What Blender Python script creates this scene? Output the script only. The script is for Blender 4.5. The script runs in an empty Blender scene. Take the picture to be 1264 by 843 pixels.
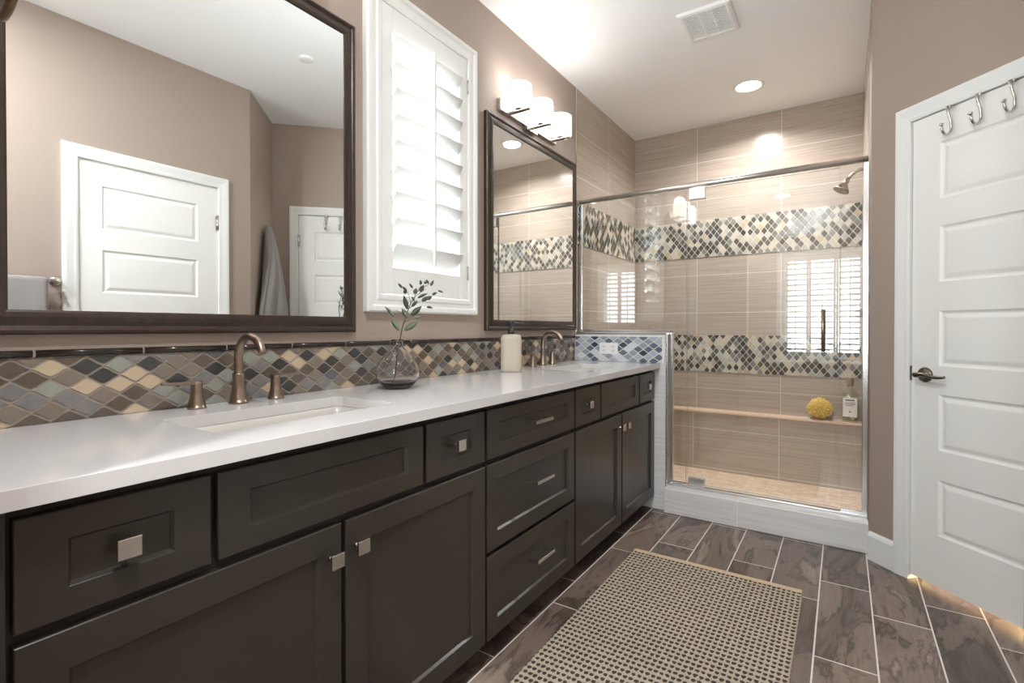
import bpy, bmesh, math, random
from mathutils import Vector, Matrix

# ---------------------------------------------------------------- camera, world, exposure, large lights
SC = bpy.context.scene
COL = SC.collection
F_PX, YAW, PITCH = 615.7, 0.585708, 0.00815875
CAM = Vector((1.519, 0.0, 1.118))
cam_d = bpy.data.cameras.new('camera')
cam_d.sensor_fit = 'HORIZONTAL'
cam_d.sensor_width = 36.0
cam_d.lens = 36.0 * F_PX / 1264.0
cam_d.shift_y = -11.75 / 1264.0
cam_d.clip_start = 0.02
cam = bpy.data.objects.new('camera', cam_d)
COL.objects.link(cam)
cam.location = CAM
cam.rotation_euler = (math.pi / 2 - PITCH, 0, YAW)
SC.camera = cam

SC.view_settings.view_transform = 'Standard'
SC.view_settings.look = 'None'
SC.view_settings.gamma = 1.0
SC.view_settings.use_curve_mapping = False
SC.view_settings.exposure = 0.40
SC.cycles.max_bounces = 14
SC.cycles.diffuse_bounces = 6
SC.cycles.glossy_bounces = 6
SC.cycles.transmission_bounces = 8
SC.cycles.transparent_max_bounces = 24
SC.cycles.sample_clamp_indirect = 6.0
SC.cycles.caustics_reflective = False
SC.cycles.caustics_refractive = False
SC.cycles.blur_glossy = 0.5

WORLD_STRENGTH = 17.0
world = bpy.data.worlds.new('daylight')
SC.world = world
world.use_nodes = True
_wn = world.node_tree.nodes
_bg = _wn['Background']
_bg.inputs['Strength'].default_value = WORLD_STRENGTH
_tc = _wn.new('ShaderNodeTexCoord')
_sep = _wn.new('ShaderNodeSeparateXYZ')
_ramp = _wn.new('ShaderNodeValToRGB')
_ramp.color_ramp.elements[0].position = 0.42
_ramp.color_ramp.elements[0].color = (1.10, 1.15, 1.18, 1)
_ramp.color_ramp.elements[1].position = 0.58
_ramp.color_ramp.elements[1].color = (0.84, 0.925, 1.0, 1)
_mr = _wn.new('ShaderNodeMapRange')
_mr.inputs['From Min'].default_value = -1
_mr.inputs['From Max'].default_value = 1
world.node_tree.links.new(_tc.outputs['Generated'], _sep.inputs[0])
world.node_tree.links.new(_sep.outputs['Z'], _mr.inputs['Value'])
world.node_tree.links.new(_mr.outputs['Result'], _ramp.inputs['Fac'])
world.node_tree.links.new(_ramp.outputs['Color'], _bg.inputs['Color'])


def area_light(name, loc, rot, sx, sy, power, color=(1, 1, 1), portal=False, shape='RECTANGLE', spread=math.pi):
    d = bpy.data.lights.new(name, 'AREA')
    d.shape = shape
    d.size = sx
    d.size_y = sy
    d.energy = power
    d.color = color
    d.spread = spread
    if portal:
        d.cycles.is_portal = True
    o = bpy.data.objects.new(name, d)
    COL.objects.link(o)
    o.location = loc
    o.rotation_euler = rot
    return o


HP = math.pi / 2
# daylight coming in at the two windows (portals sample the sky through the openings)
area_light('window_portal', (-0.16, 1.615, 1.82), (0, -HP, 0), 1.2, 0.6, 1, portal=True)
area_light('window_portal', (1.30, -1.36, 1.40), (HP, 0, 0), 0.9, 1.3, 1, portal=True)
CAN_POWER = 26
WARM = (0.98, 0.97, 0.95)
NEUTRAL = (0.92, 0.97, 1.0)
CAN_AND_FILL_SPOTS = [(0.98, 3.70, 17, WARM), (1.25, 0.30, 24, NEUTRAL), (0.90, -0.70, 34, NEUTRAL)]  # first lights the shower; the other two are unseen fill, added for brightness

# ---------------------------------------------------------------- helpers


def srgb(r, g, b):
    def f(c):
        c /= 255.0
        return c / 12.92 if c <= 0.04045 else ((c + 0.055) / 1.055) ** 2.4
    return (f(r), f(g), f(b), 1.0)


def world_loc(o):
    v = Vector((0, 0, 0))
    while o is not None:
        v += o.location
        o = o.parent
    return v


def tag(o, label=None, cat=None, group=None, kind=None):
    if label:
        o['label'] = label
    if cat:
        o['category'] = cat
    if group:
        o['group'] = group
    if kind:
        o['kind'] = kind
    return o


def thing(name, label, cat, loc, group=None, kind=None):
    o = bpy.data.objects.new(name, None)
    COL.objects.link(o)
    o.location = loc
    o.empty_display_size = 0.05
    return tag(o, label, cat, group, kind)


class MB:
    """Collects geometry (world coordinates, optionally through a matrix) and links it as one mesh object."""

    def __init__(self, mat=None):
        self.bm = bmesh.new()
        self.M = mat or Matrix.Identity(4)
        self.mi = 0

    def v(self, x, y, z):
        return self.bm.verts.new(self.M @ Vector((x, y, z)))

    def f(self, vs, smooth=False):
        try:
            fa = self.bm.faces.new(vs)
        except ValueError:
            return None
        fa.material_index = self.mi
        fa.smooth = smooth
        return fa

    def quad(self, pts, smooth=False):
        return self.f([self.v(*p) for p in pts], smooth)

    def box(self, x0, x1, y0, y1, z0, z1, bevel=0.0, seg=2):
        vs = [self.v(x, y, z) for x in (x0, x1) for y in (y0, y1) for z in (z0, z1)]
        idx = [(0, 1, 3, 2), (4, 6, 7, 5), (0, 4, 5, 1), (2, 3, 7, 6), (0, 2, 6, 4), (1, 5, 7, 3)]
        fs = [self.f([vs[i] for i in q]) for q in idx]
        if bevel > 0:
            es = set(e for fa in fs for e in fa.edges)
            r = bmesh.ops.bevel(self.bm, geom=list(es), offset=bevel, segments=seg, profile=0.5, affect='EDGES')
            for fa in r['faces']:
                fa.material_index = self.mi
        return self

    def rings(self, rings, closed=True, caps=True, smooth=True):
        """loft through rings (lists of points)"""
        vr = [[self.v(*p) for p in r] for r in rings]
        n = len(vr[0])
        for a, b in zip(vr[:-1], vr[1:]):
            for i in range(n if closed else n - 1):
                j = (i + 1) % n
                self.f([a[i], a[j], b[j], b[i]], smooth)
        if caps:
            self.f(list(reversed(vr[0])))
            self.f(vr[-1])
        return self

    def lathe(self, prof, c, axis=(0, 0, 1), seg=32, caps=True, smooth=True, sx=1.0, sy=1.0):
        """prof: list of (radius, height) along axis from c"""
        A = Vector(axis).normalized()
        U = A.orthogonal().normalized() if abs(A.z) < 0.999 else Vector((1, 0, 0))
        W = A.cross(U)
        c = Vector(c)
        rings = []
        for r, h in prof:
            rings.append([tuple(c + A * h + U * (r * sx * math.cos(2 * math.pi * i / seg)) + W * (r * sy * math.sin(2 * math.pi * i / seg))) for i in range(seg)])
        return self.rings(rings, True, caps, smooth)

    def tube(self, path, r, seg=14, caps=True, smooth=True):
        """sweep a circle along a path; r is a number or a list"""
        P = [Vector(p) for p in path]
        n = len(P)
        R = r if isinstance(r, (list, tuple)) else [r] * n
        t0 = (P[1] - P[0]).normalized()
        U = t0.orthogonal().normalized()
        rings = []
        for i in range(n):
            t = (P[min(i + 1, n - 1)] - P[max(i - 1, 0)]).normalized()
            U = (U - t * U.dot(t)).normalized()
            W = t.cross(U)
            rings.append([tuple(P[i] + U * (R[i] * math.cos(2 * math.pi * k / seg)) + W * (R[i] * math.sin(2 * math.pi * k / seg))) for k in range(seg)])
        return self.rings(rings, True, caps, smooth)

    def prism(self, pts, z0, z1):
        """vertical prism over an xy polygon"""
        a = [self.v(x, y, z0) for x, y in pts]
        b = [self.v(x, y, z1) for x, y in pts]
        n = len(pts)
        self.f(list(reversed(a)))
        self.f(b)
        for i in range(n):
            j = (i + 1) % n
            self.f([a[i], a[j], b[j], b[i]])
        return self

    def build(self, name, mats, parent=None, recalc=True, smooth_angle=None, bevel=None, subsurf=0):
        if recalc:
            bmesh.ops.recalc_face_normals(self.bm, faces=self.bm.faces[:])
        me = bpy.data.meshes.new(name)
        self.bm.to_mesh(me)
        self.bm.free()
        if not isinstance(mats, (list, tuple)):
            mats = [mats]
        for m in mats:
            me.materials.append(m)
        o = bpy.data.objects.new(name, me)
        COL.objects.link(o)
        if parent is not None:
            me.transform(Matrix.Translation(-world_loc(parent)))
            o.parent = parent
        if bevel:
            md = o.modifiers.new('bevel', 'BEVEL')
            md.width = bevel
            md.segments = 2
            md.limit_method = 'ANGLE'
            md.angle_limit = math.radians(40)
        if subsurf:
            md = o.modifiers.new('sub', 'SUBSURF')
            md.levels = subsurf
            md.render_levels = subsurf
        return o


def copy_tree(o, parent=None):
    c = o.copy()
    COL.objects.link(c)
    if parent is not None:
        c.parent = parent
    for ch in [x for x in bpy.data.objects if x.parent == o]:
        copy_tree(ch, c)
    return c


def arc(c, u, w, r, a0, a1, n):
    c, u, w = Vector(c), Vector(u), Vector(w)
    return [tuple(c + u * (r * math.cos(a0 + (a1 - a0) * i / n)) + w * (r * math.sin(a0 + (a1 - a0) * i / n))) for i in range(n + 1)]


def rrect(x0, x1, y0, y1, r, n=6):
    out = []
    for cx, cy, a in ((x1 - r, y1 - r, 0), (x0 + r, y1 - r, 1), (x0 + r, y0 + r, 2), (x1 - r, y0 + r, 3)):
        for i in range(n + 1):
            t = (a + i / n) * HP
            out.append((cx + r * math.cos(t), cy + r * math.sin(t)))
    return out


# ---------------------------------------------------------------- materials


def new_mat(name):
    m = bpy.data.materials.new(name)
    m.use_nodes = True
    return m, m.node_tree.nodes, m.node_tree.links, m.node_tree.nodes['Principled BSDF']


def plain(name, col, rough=0.5, metal=0.0, spec=0.5, noise=0.0, nscale=30.0, bump=0.0, bscale=200.0, stretch=None, sub=None):
    m, N, L, B = new_mat(name)
    B.inputs['Base Color'].default_value = col
    B.inputs['Roughness'].default_value = rough
    B.inputs['Metallic'].default_value = metal
    B.inputs['Specular IOR Level'].default_value = spec
    if noise or bump:
        tc = N.new('ShaderNodeTexCoord')
        mp = N.new('ShaderNodeMapping')
        L.new(tc.outputs['Object'], mp.inputs['Vector'])
        if stretch:
            mp.inputs['Scale'].default_value = stretch
    if noise:
        nz = N.new('ShaderNodeTexNoise')
        nz.inputs['Scale'].default_value = nscale
        nz.inputs['Detail'].default_value = 5
        L.new(mp.outputs['Vector'], nz.inputs['Vector'])
        mx = N.new('ShaderNodeMix')
        mx.data_type = 'RGBA'
        c = col
        mx.inputs['A'].default_value = tuple(max(0, x * (1 - noise)) for x in c[:3]) + (1,)
        mx.inputs['B'].default_value = tuple(min(1, x * (1 + noise)) for x in c[:3]) + (1,)
        L.new(nz.outputs['Fac'], mx.inputs['Factor'])
        L.new(mx.outputs['Result'], B.inputs['Base Color'])
    if bump:
        nb = N.new('ShaderNodeTexNoise')
        nb.inputs['Scale'].default_value = bscale
        nb.inputs['Detail'].default_value = 3
        L.new(mp.outputs['Vector'], nb.inputs['Vector'])
        bp = N.new('ShaderNodeBump')
        bp.inputs['Strength'].default_value = bump
        bp.inputs['Distance'].default_value = 0.002
        L.new(nb.outputs['Fac'], bp.inputs['Height'])
        L.new(bp.outputs['Normal'], B.inputs['Normal'])
    return m


def math_node(N, L, op, a, b=None, c=None):
    n = N.new('ShaderNodeMath')
    n.operation = op
    for i, x in enumerate((a, b, c)):
        if x is None:
            continue
        if isinstance(x, (int, float)):
            n.inputs[i].default_value = x
        else:
            L.new(x, n.inputs[i])
    return n.outputs[0]


def thin_glass(name, tint=(1, 1, 1), f0=0.04, extra=0.0, rough=0.0):
    """architectural glass: clear with a mirror-like surface reflection that grows at grazing angles"""
    m = bpy.data.materials.new(name)
    m.use_nodes = True
    N, L = m.node_tree.nodes, m.node_tree.links
    N.remove(N['Principled BSDF'])
    out = N['Material Output']
    tr = N.new('ShaderNodeBsdfTransparent')
    tr.inputs['Color'].default_value = tuple(tint) + (1,)
    gl = N.new('ShaderNodeBsdfGlossy')
    gl.inputs['Roughness'].default_value = rough
    gl.inputs['Color'].default_value = (1, 1, 1, 1)
    lw = N.new('ShaderNodeLayerWeight')
    lw.inputs['Blend'].default_value = 0.5
    p5 = math_node(N, L, 'POWER', lw.outputs['Facing'], 5.0)
    fr = math_node(N, L, 'MULTIPLY_ADD', p5, 1.0 - f0, f0 + extra)
    mx = N.new('ShaderNodeMixShader')
    L.new(fr, mx.inputs['Fac'])
    L.new(tr.outputs[0], mx.inputs[1])
    L.new(gl.outputs[0], mx.inputs[2])
    L.new(mx.outputs[0], out.inputs['Surface'])
    return m


def emitter(name, col, strength):
    m, N, L, B = new_mat(name)
    B.inputs['Base Color'].default_value = (0.9, 0.9, 0.9, 1)
    B.inputs['Emission Color'].default_value = col
    B.inputs['Emission Strength'].default_value = strength
    return m


def tile_wall(name, axis, phase, base, dark, light, grout, pitch=0.607, zp=0.305, zoff=0.02, rough=0.22, bands=()):
    """large streaked porcelain tiles with fine joints; axis = horizontal coordinate of the wall"""
    m, N, L, B = new_mat(name)
    tc = N.new('ShaderNodeTexCoord')
    sep = N.new('ShaderNodeSeparateXYZ')
    L.new(tc.outputs['Object'], sep.inputs[0])
    u = sep.outputs[axis]
    z = sep.outputs['Z']
    cu = math_node(N, L, 'DIVIDE', math_node(N, L, 'SUBTRACT', u, phase), pitch)
    cz = math_node(N, L, 'DIVIDE', math_node(N, L, 'SUBTRACT', z, zoff), zp)
    comb = N.new('ShaderNodeCombineXYZ')
    L.new(math_node(N, L, 'FLOOR', cu), comb.inputs[0])
    L.new(math_node(N, L, 'FLOOR', cz), comb.inputs[1])
    wn = N.new('ShaderNodeTexWhiteNoise')
    L.new(comb.outputs[0], wn.inputs['Vector'])
    # streaks
    c2 = N.new('ShaderNodeCombineXYZ')
    L.new(math_node(N, L, 'MULTIPLY', u, 2.2), c2.inputs[0])
    L.new(math_node(N, L, 'MULTIPLY', z, 95.0), c2.inputs[1])
    L.new(math_node(N, L, 'MULTIPLY', wn.outputs['Value'], 40.0), c2.inputs[2])
    nz = N.new('ShaderNodeTexNoise')
    nz.inputs['Scale'].default_value = 1.0
    nz.inputs['Detail'].default_value = 5
    nz.inputs['Roughness'].default_value = 0.65
    L.new(c2.outputs[0], nz.inputs['Vector'])
    rp = N.new('ShaderNodeValToRGB')
    rp.color_ramp.elements[0].position = 0.28
    rp.color_ramp.elements[0].color = dark
    rp.color_ramp.elements[1].position = 0.72
    rp.color_ramp.elements[1].color = light
    e = rp.color_ramp.elements.new(0.5)
    e.color = base
    L.new(nz.outputs['Fac'], rp.inputs['Fac'])
    # joints
    du = math_node(N, L, 'PINGPONG', cu, 0.5)
    dz = math_node(N, L, 'PINGPONG', cz, 0.5)
    gu = math_node(N, L, 'LESS_THAN', du, 0.0024 / pitch)
    gz = math_node(N, L, 'LESS_THAN', dz, 0.0024 / zp)
    g = math_node(N, L, 'MAXIMUM', gu, gz)
    mx = N.new('ShaderNodeMix')
    mx.data_type = 'RGBA'
    L.new(g, mx.inputs['Factor'])
    L.new(rp.outputs['Color'], mx.inputs['A'])
    mx.inputs['B'].default_value = grout
    L.new(mx.outputs['Result'], B.inputs['Base Color'])
    B.inputs['Roughness'].default_value = rough
    bp = N.new('ShaderNodeBump')
    bp.inputs['Strength'].default_value = 0.12
    bp.inputs['Distance'].default_value = 0.001
    L.new(nz.outputs['Fac'], bp.inputs['Height'])
    L.new(bp.outputs['Normal'], B.inputs['Normal'])
    return m


def floor_material():
    """wood-look planks 0.18 x 0.61 m laid in offset rows along Y with pale joints"""
    m, N, L, B = new_mat('plank_tile_floor')
    tc = N.new('ShaderNodeTexCoord')
    sep = N.new('ShaderNodeSeparateXYZ')
    L.new(tc.outputs['Object'], sep.inputs[0])
    cx = math_node(N, L, 'DIVIDE', math_node(N, L, 'SUBTRACT', sep.outputs['X'], 0.54), 0.18)
    row = math_node(N, L, 'FLOOR', cx)
    par = math_node(N, L, 'MODULO', math_node(N, L, 'ADD', row, 100.0), 2.0)
    off = math_node(N, L, 'MULTIPLY_ADD', par, 0.20, 2.39)
    cy = math_node(N, L, 'DIVIDE', math_node(N, L, 'SUBTRACT', sep.outputs['Y'], off), 0.61)
    colm = math_node(N, L, 'FLOOR', cy)
    cid = N.new('ShaderNodeCombineXYZ')
    L.new(row, cid.inputs[0])
    L.new(colm, cid.inputs[1])
    wn = N.new('ShaderNodeTexWhiteNoise')
    L.new(cid.outputs[0], wn.inputs['Vector'])
    # marbled veins, stretched along the plank, different on every plank
    sc = N.new('ShaderNodeVectorMath')
    sc.operation = 'MULTIPLY_ADD'
    L.new(wn.outputs['Color'], sc.inputs[0])
    sc.inputs[1].default_value = (13, 17, 9)
    L.new(tc.outputs['Object'], sc.inputs[2])
    mp = N.new('ShaderNodeMapping')
    mp.inputs['Scale'].default_value = (5.0, 1.5, 1.0)
    L.new(sc.outputs[0], mp.inputs['Vector'])
    n1 = N.new('ShaderNodeTexNoise')
    n1.inputs['Scale'].default_value = 1.0
    n1.inputs['Detail'].default_value = 7
    n1.inputs['Roughness'].default_value = 0.6
    n1.inputs['Distortion'].default_value = 1.1
    L.new(mp.outputs['Vector'], n1.inputs['Vector'])
    rp = N.new('ShaderNodeValToRGB')
    els = rp.color_ramp.elements
    els[0].position = 0.30
    els[0].color = srgb(62, 54, 49)
    els[1].position = 0.74
    els[1].color = srgb(164, 150, 137)
    for p, c in ((0.40, srgb(100, 86, 77)), (0.445, srgb(68, 58, 52)), (0.47, srgb(112, 97, 87)), (0.56, srgb(124, 108, 97)), (0.60, srgb(86, 74, 66)), (0.63, srgb(134, 118, 106))):
        e = els.new(p)
        e.color = c
    L.new(n1.outputs['Fac'], rp.inputs['Fac'])
    mp2 = N.new('ShaderNodeMapping')
    mp2.inputs['Scale'].default_value = (110.0, 5.0, 1.0)
    L.new(sc.outputs[0], mp2.inputs['Vector'])
    n2 = N.new('ShaderNodeTexNoise')
    n2.inputs['Scale'].default_value = 1.0
    n2.inputs['Detail'].default_value = 4
    L.new(mp2.outputs['Vector'], n2.inputs['Vector'])
    # plank to plank tone
    hs = N.new('ShaderNodeHueSaturation')
    L.new(math_node(N, L, 'ADD', math_node(N, L, 'MULTIPLY_ADD', wn.outputs['Value'], 0.42, 0.57), math_node(N, L, 'MULTIPLY', n2.outputs['Fac'], 0.42)), hs.inputs['Value'])
    L.new(rp.outputs['Color'], hs.inputs['Color'])
    gx = math_node(N, L, 'LESS_THAN', math_node(N, L, 'PINGPONG', cx, 0.5), 0.0026 / 0.18)
    gy = math_node(N, L, 'LESS_THAN', math_node(N, L, 'PINGPONG', cy, 0.5), 0.0026 / 0.61)
    g = math_node(N, L, 'MAXIMUM', gx, gy)
    mx = N.new('ShaderNodeMix')
    mx.data_type = 'RGBA'
    L.new(g, mx.inputs['Factor'])
    L.new(hs.outputs['Color'], mx.inputs['A'])
    mx.inputs['B'].default_value = srgb(212, 205, 198)
    L.new(mx.outputs['Result'], B.inputs['Base Color'])
    rr = math_node(N, L, 'MULTIPLY_ADD', g, 0.4, 0.30)
    L.new(rr, B.inputs['Roughness'])
    bp = N.new('ShaderNodeBump')
    bp.inputs['Strength'].default_value = 0.15
    bp.inputs['Distance'].default_value = 0.002
    L.new(math_node(N, L, 'SUBTRACT', n1.outputs['Fac'], g), bp.inputs['Height'])
    L.new(bp.outputs['Normal'], B.inputs['Normal'])
    return m


def pebble_material():
    m, N, L, B = new_mat('tan_stone_mosaic_floor')
    tc = N.new('ShaderNodeTexCoord')
    vo = N.new('ShaderNodeTexVoronoi')
    vo.inputs['Scale'].default_value = 38
    mp = N.new('ShaderNodeMapping')
    mp.inputs['Scale'].default_value = (0.6, 1.4, 1)
    L.new(tc.outputs['Object'], mp.inputs['Vector'])
    L.new(mp.outputs['Vector'], vo.inputs['Vector'])
    rp = N.new('ShaderNodeValToRGB')
    rp.color_ramp.elements[0].color = srgb(222, 190, 162)
    rp.color_ramp.elements[1].color = srgb(244, 224, 203)
    sep = N.new('ShaderNodeSeparateColor')
    L.new(vo.outputs['Color'], sep.inputs[0])
    L.new(sep.outputs[0], rp.inputs['Fac'])
    L.new(rp.outputs['Color'], B.inputs['Base Color'])
    B.inputs['Roughness'].default_value = 0.5
    return m


def rug_material(x0, y0, px, py):
    m, N, L, B = new_mat('woven_rug')
    tc = N.new('ShaderNodeTexCoord')
    sep = N.new('ShaderNodeSeparateXYZ')
    L.new(tc.outputs['Object'], sep.inputs[0])
    nzv = N.new('ShaderNodeTexNoise')
    nzv.inputs['Scale'].default_value = 90
    L.new(tc.outputs['Object'], nzv.inputs['Vector'])
    j = math_node(N, L, 'MULTIPLY', math_node(N, L, 'SUBTRACT', nzv.outputs['Fac'], 0.5), 0.35)
    cu = math_node(N, L, 'ADD', math_node(N, L, 'DIVIDE', sep.outputs['X'], px), j)
    cv = math_node(N, L, 'ADD', math_node(N, L, 'DIVIDE', sep.outputs['Y'], py), j)
    du = math_node(N, L, 'PINGPONG', cu, 0.5)     # 0 at dot centre
    dv = math_node(N, L, 'PINGPONG', cv, 0.5)
    du2 = math_node(N, L, 'POWER', math_node(N, L, 'DIVIDE', du, 0.39), 2.0)
    dv2 = math_node(N, L, 'POWER', math_node(N, L, 'DIVIDE', dv, 0.30), 2.0)
    dot = math_node(N, L, 'LESS_THAN', math_node(N, L, 'ADD', du2, dv2), 1.0)
    fine = N.new('ShaderNodeTexNoise')
    fine.inputs['Scale'].default_value = 420
    fine.inputs['Detail'].default_value = 3
    L.new(tc.outputs['Object'], fine.inputs['Vector'])
    rp = N.new('ShaderNodeValToRGB')
    rp.color_ramp.elements[0].position = 0.3
    rp.color_ramp.elements[0].color = srgb(134, 121, 105)
    rp.color_ramp.elements[1].position = 0.7
    rp.color_ramp.elements[1].color = srgb(200, 187, 168)
    L.new(fine.outputs['Fac'], rp.inputs['Fac'])
    mx = N.new('ShaderNodeMix')
    mx.data_type = 'RGBA'
    L.new(dot, mx.inputs['Factor'])
    L.new(rp.outputs['Color'], mx.inputs['A'])
    mx.inputs['B'].default_value = srgb(58, 48, 40)
    L.new(mx.outputs['Result'], B.inputs['Base Color'])
    B.inputs['Roughness'].default_value = 0.95
    bp = N.new('ShaderNodeBump')
    bp.inputs['Strength'].default_value = 0.5
    bp.inputs['Distance'].default_value = 0.002
    L.new(fine.outputs['Fac'], bp.inputs['Height'])
    L.new(bp.outputs['Normal'], B.inputs['Normal'])
    return m


M = {}
M['paint'] = plain('taupe_wall_paint', srgb(166, 150, 139), 0.55, bump=0.06, bscale=350)
M['ceiling'] = plain('ceiling_paint', srgb(246, 247, 246), 0.7, bump=0.05, bscale=300)
M['white'] = plain('white_trim_paint', srgb(236, 237, 234), 0.35)
M['door'] = plain('white_door_paint', srgb(242, 241, 237), 0.38)
M['wood'] = plain('espresso_cabinet', srgb(54, 48, 42), 0.30, noise=0.10, nscale=14, stretch=(1, 1, 6))
M['shadow_wood'] = plain('espresso_carcass', srgb(40, 34, 30), 0.6)
M['quartz'] = plain('white_quartz', srgb(214, 211, 210), 0.10, noise=0.02, nscale=60)
M['ceramic'] = plain('white_ceramic', srgb(204, 200, 193), 0.12)
M['nickel'] = plain('brushed_warm_nickel', srgb(158, 142, 128), 0.28, metal=1.0)
M['satin'] = plain('satin_nickel', srgb(205, 200, 192), 0.25, metal=1.0)
M['chrome'] = plain('polished_chrome', srgb(226, 226, 226), 0.18, metal=1.0)
M['steel'] = plain('brushed_steel', srgb(228, 225, 222), 0.30, metal=1.0)
M['dark_metal'] = plain('dark_bronze', srgb(74, 62, 52), 0.35, metal=0.8)
M['pewter'] = plain('antique_pewter', srgb(112, 106, 96), 0.25, metal=1.0)
M['mirror_glass'] = plain('silvered_mirror', (0.93, 0.94, 0.93, 1), 0.0, metal=1.0)
M['mirror_frame'] = plain('bronze_mirror_frame', srgb(64, 52, 44), 0.32, metal=0.35, noise=0.45, nscale=45, bump=0.1, bscale=90)
M['liner'] = plain('dark_glass_liner', srgb(46, 36, 30), 0.12)
M['grout'] = plain('warm_grout', srgb(160, 148, 136), 0.8)
M['grout_light'] = plain('pale_grout', srgb(214, 211, 205), 0.8)
M['glass'] = thin_glass('clear_shower_glass', (0.985, 0.995, 0.99), f0=0.065)
M['glass_edge'] = plain('glass_edge', srgb(150, 160, 155), 0.15)
M['window_glass'] = thin_glass('window_glass', (0.98, 0.99, 0.99))
M['vase_glass'] = plain('smoky_vase_glass', (0.93, 0.92, 0.92, 1), 0.0)
_vb = M['vase_glass'].node_tree.nodes['Principled BSDF']
_vb.inputs['Transmission Weight'].default_value = 1.0
_vb.inputs['IOR'].default_value = 1.40
M['vase_base'] = thin_glass('thick_smoky_glass', (0.30, 0.28, 0.28), f0=0.05)
M['bottle_glass'] = thin_glass('pale_bottle_glass', (0.94, 0.945, 0.90), f0=0.04)
M['floor'] = floor_material()
M['pebble'] = pebble_material()
TB, TD, TL, TG = srgb(178, 164, 151), srgb(164, 149, 136), srgb(190, 177, 165), srgb(214, 205, 196)
M['tile_x'] = tile_wall('streaked_tile_x', 'X', 0.524, TB, TD, TL, TG)
M['tile_y'] = tile_wall('streaked_tile_y', 'Y', 3.655, TB, TD, TL, TG)
M['tile_daylit'] = tile_wall('streaked_tile_daylit', 'X', 1.03, srgb(226, 224, 222), srgb(212, 210, 208), srgb(236, 235, 234), srgb(238, 238, 236), zp=0.6, zoff=-0.2)  # wall tile lightened: daylight on curb and half wall painted into the colour
M['ledge'] = plain('tan_ledge_stone', srgb(226, 200, 176), 0.35, noise=0.08, nscale=40)
M['towel'] = plain('grey_terry', srgb(150, 145, 143), 0.95, noise=0.12, nscale=250, bump=0.6, bscale=500)
M['shade'] = emitter('lit_frosted_shade', (1.0, 0.97, 0.94, 1), 3.0)
M['lens'] = emitter('lit_downlight_lens', (1.0, 0.95, 0.88, 1), 12.0)
M['plastic'] = plain('white_plastic', srgb(238, 238, 235), 0.4)
M['vent_dark'] = plain('vent_duct', srgb(60, 58, 56), 0.8)
M['black'] = plain('black_plastic', srgb(40, 36, 33), 0.3)
M['slot'] = plain('outlet_slot', srgb(70, 68, 66), 0.5)
M['soap'] = plain('speckled_stone_resin', srgb(182, 172, 156), 0.6, noise=0.16, nscale=150, bump=0.15, bscale=220)
M['leaf'] = plain('olive_leaf', srgb(116, 130, 104), 0.5, noise=0.35, nscale=18)
M['leaf_dark'] = plain('dark_olive_leaf', srgb(72, 82, 64), 0.5, noise=0.25, nscale=18)
M['stem'] = plain('branch_bark', srgb(84, 78, 62), 0.7)
M['sponge'] = plain('yellow_bath_puff', srgb(240, 206, 116), 0.9, noise=0.25, nscale=90)
M['liquid'] = plain('bath_oil', srgb(196, 190, 158), 0.1)
M['label'] = plain('paper_label', srgb(236, 234, 228), 0.6)
M['ink'] = plain('label_ink', srgb(95, 92, 90), 0.6)
M['cork'] = plain('wood_stopper', srgb(150, 122, 100), 0.6)

MOS_WARM = [plain('mosaic_brown', srgb(98, 87, 76), 0.18, noise=0.15, nscale=25), plain('mosaic_taupe', srgb(128, 117, 106), 0.18, noise=0.15, nscale=25),
            plain('mosaic_cream', srgb(194, 174, 147), 0.18, noise=0.05), plain('mosaic_sage', srgb(150, 152, 142), 0.15, noise=0.2, nscale=60),
            plain('mosaic_slate', srgb(66, 65, 62), 0.15, noise=0.15, nscale=30), plain('mosaic_pearl', srgb(128, 124, 122), 0.12, noise=0.35, nscale=50),
            plain('mosaic_teal', srgb(98, 101, 102), 0.12, noise=0.4, nscale=50)]
MOS_SHOWER = [plain('mosaic_dark_olive', srgb(78, 74, 64), 0.16, noise=0.2, nscale=30), plain('mosaic_grey', srgb(128, 126, 118), 0.16, noise=0.2, nscale=40),
              plain('mosaic_bone', srgb(206, 196, 178), 0.16, noise=0.06), plain('mosaic_pale_grey', srgb(186, 184, 174), 0.14, noise=0.1, nscale=50),
              plain('mosaic_charcoal', srgb(58, 56, 52), 0.14), plain('mosaic_sand', srgb(196, 174, 144), 0.16)]
MOS_DAYLIT = [plain('mosaic_daylit_slate', srgb(100, 109, 126), 0.16, noise=0.12, nscale=40), plain('mosaic_daylit_grey', srgb(148, 156, 167), 0.16, noise=0.1, nscale=40),  # half-wall tiles tinted blue: window light painted into the colours
            plain('mosaic_daylit_ice', srgb(214, 219, 224), 0.14), plain('mosaic_daylit_navy', srgb(62, 69, 88), 0.14), plain('mosaic_daylit_mist', srgb(178, 185, 193), 0.14)]

R = random.Random(7)

# ---------------------------------------------------------------- room shell
H = 2.75
XW = 1.927          # wall opposite the vanity
YB = -1.20         # wall behind the camera
YT = 3.07          # where paint stops and shower tile starts
YS = 4.235         # back wall of the shower
XS = 1.63          # right wall of the shower
T = 0.12
P_C = (XW, 1.870)   # the opposite wall turns into a corner niche
P_N = (2.3285, 2.2715)
P_D = (XS, 2.97)


def struct(name, mb, mats, label, cat, parent=None, **k):
    o = mb.build(name, mats, parent, **k)
    if parent is None:
        tag(o, label, cat, kind='structure')
    return o


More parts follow.
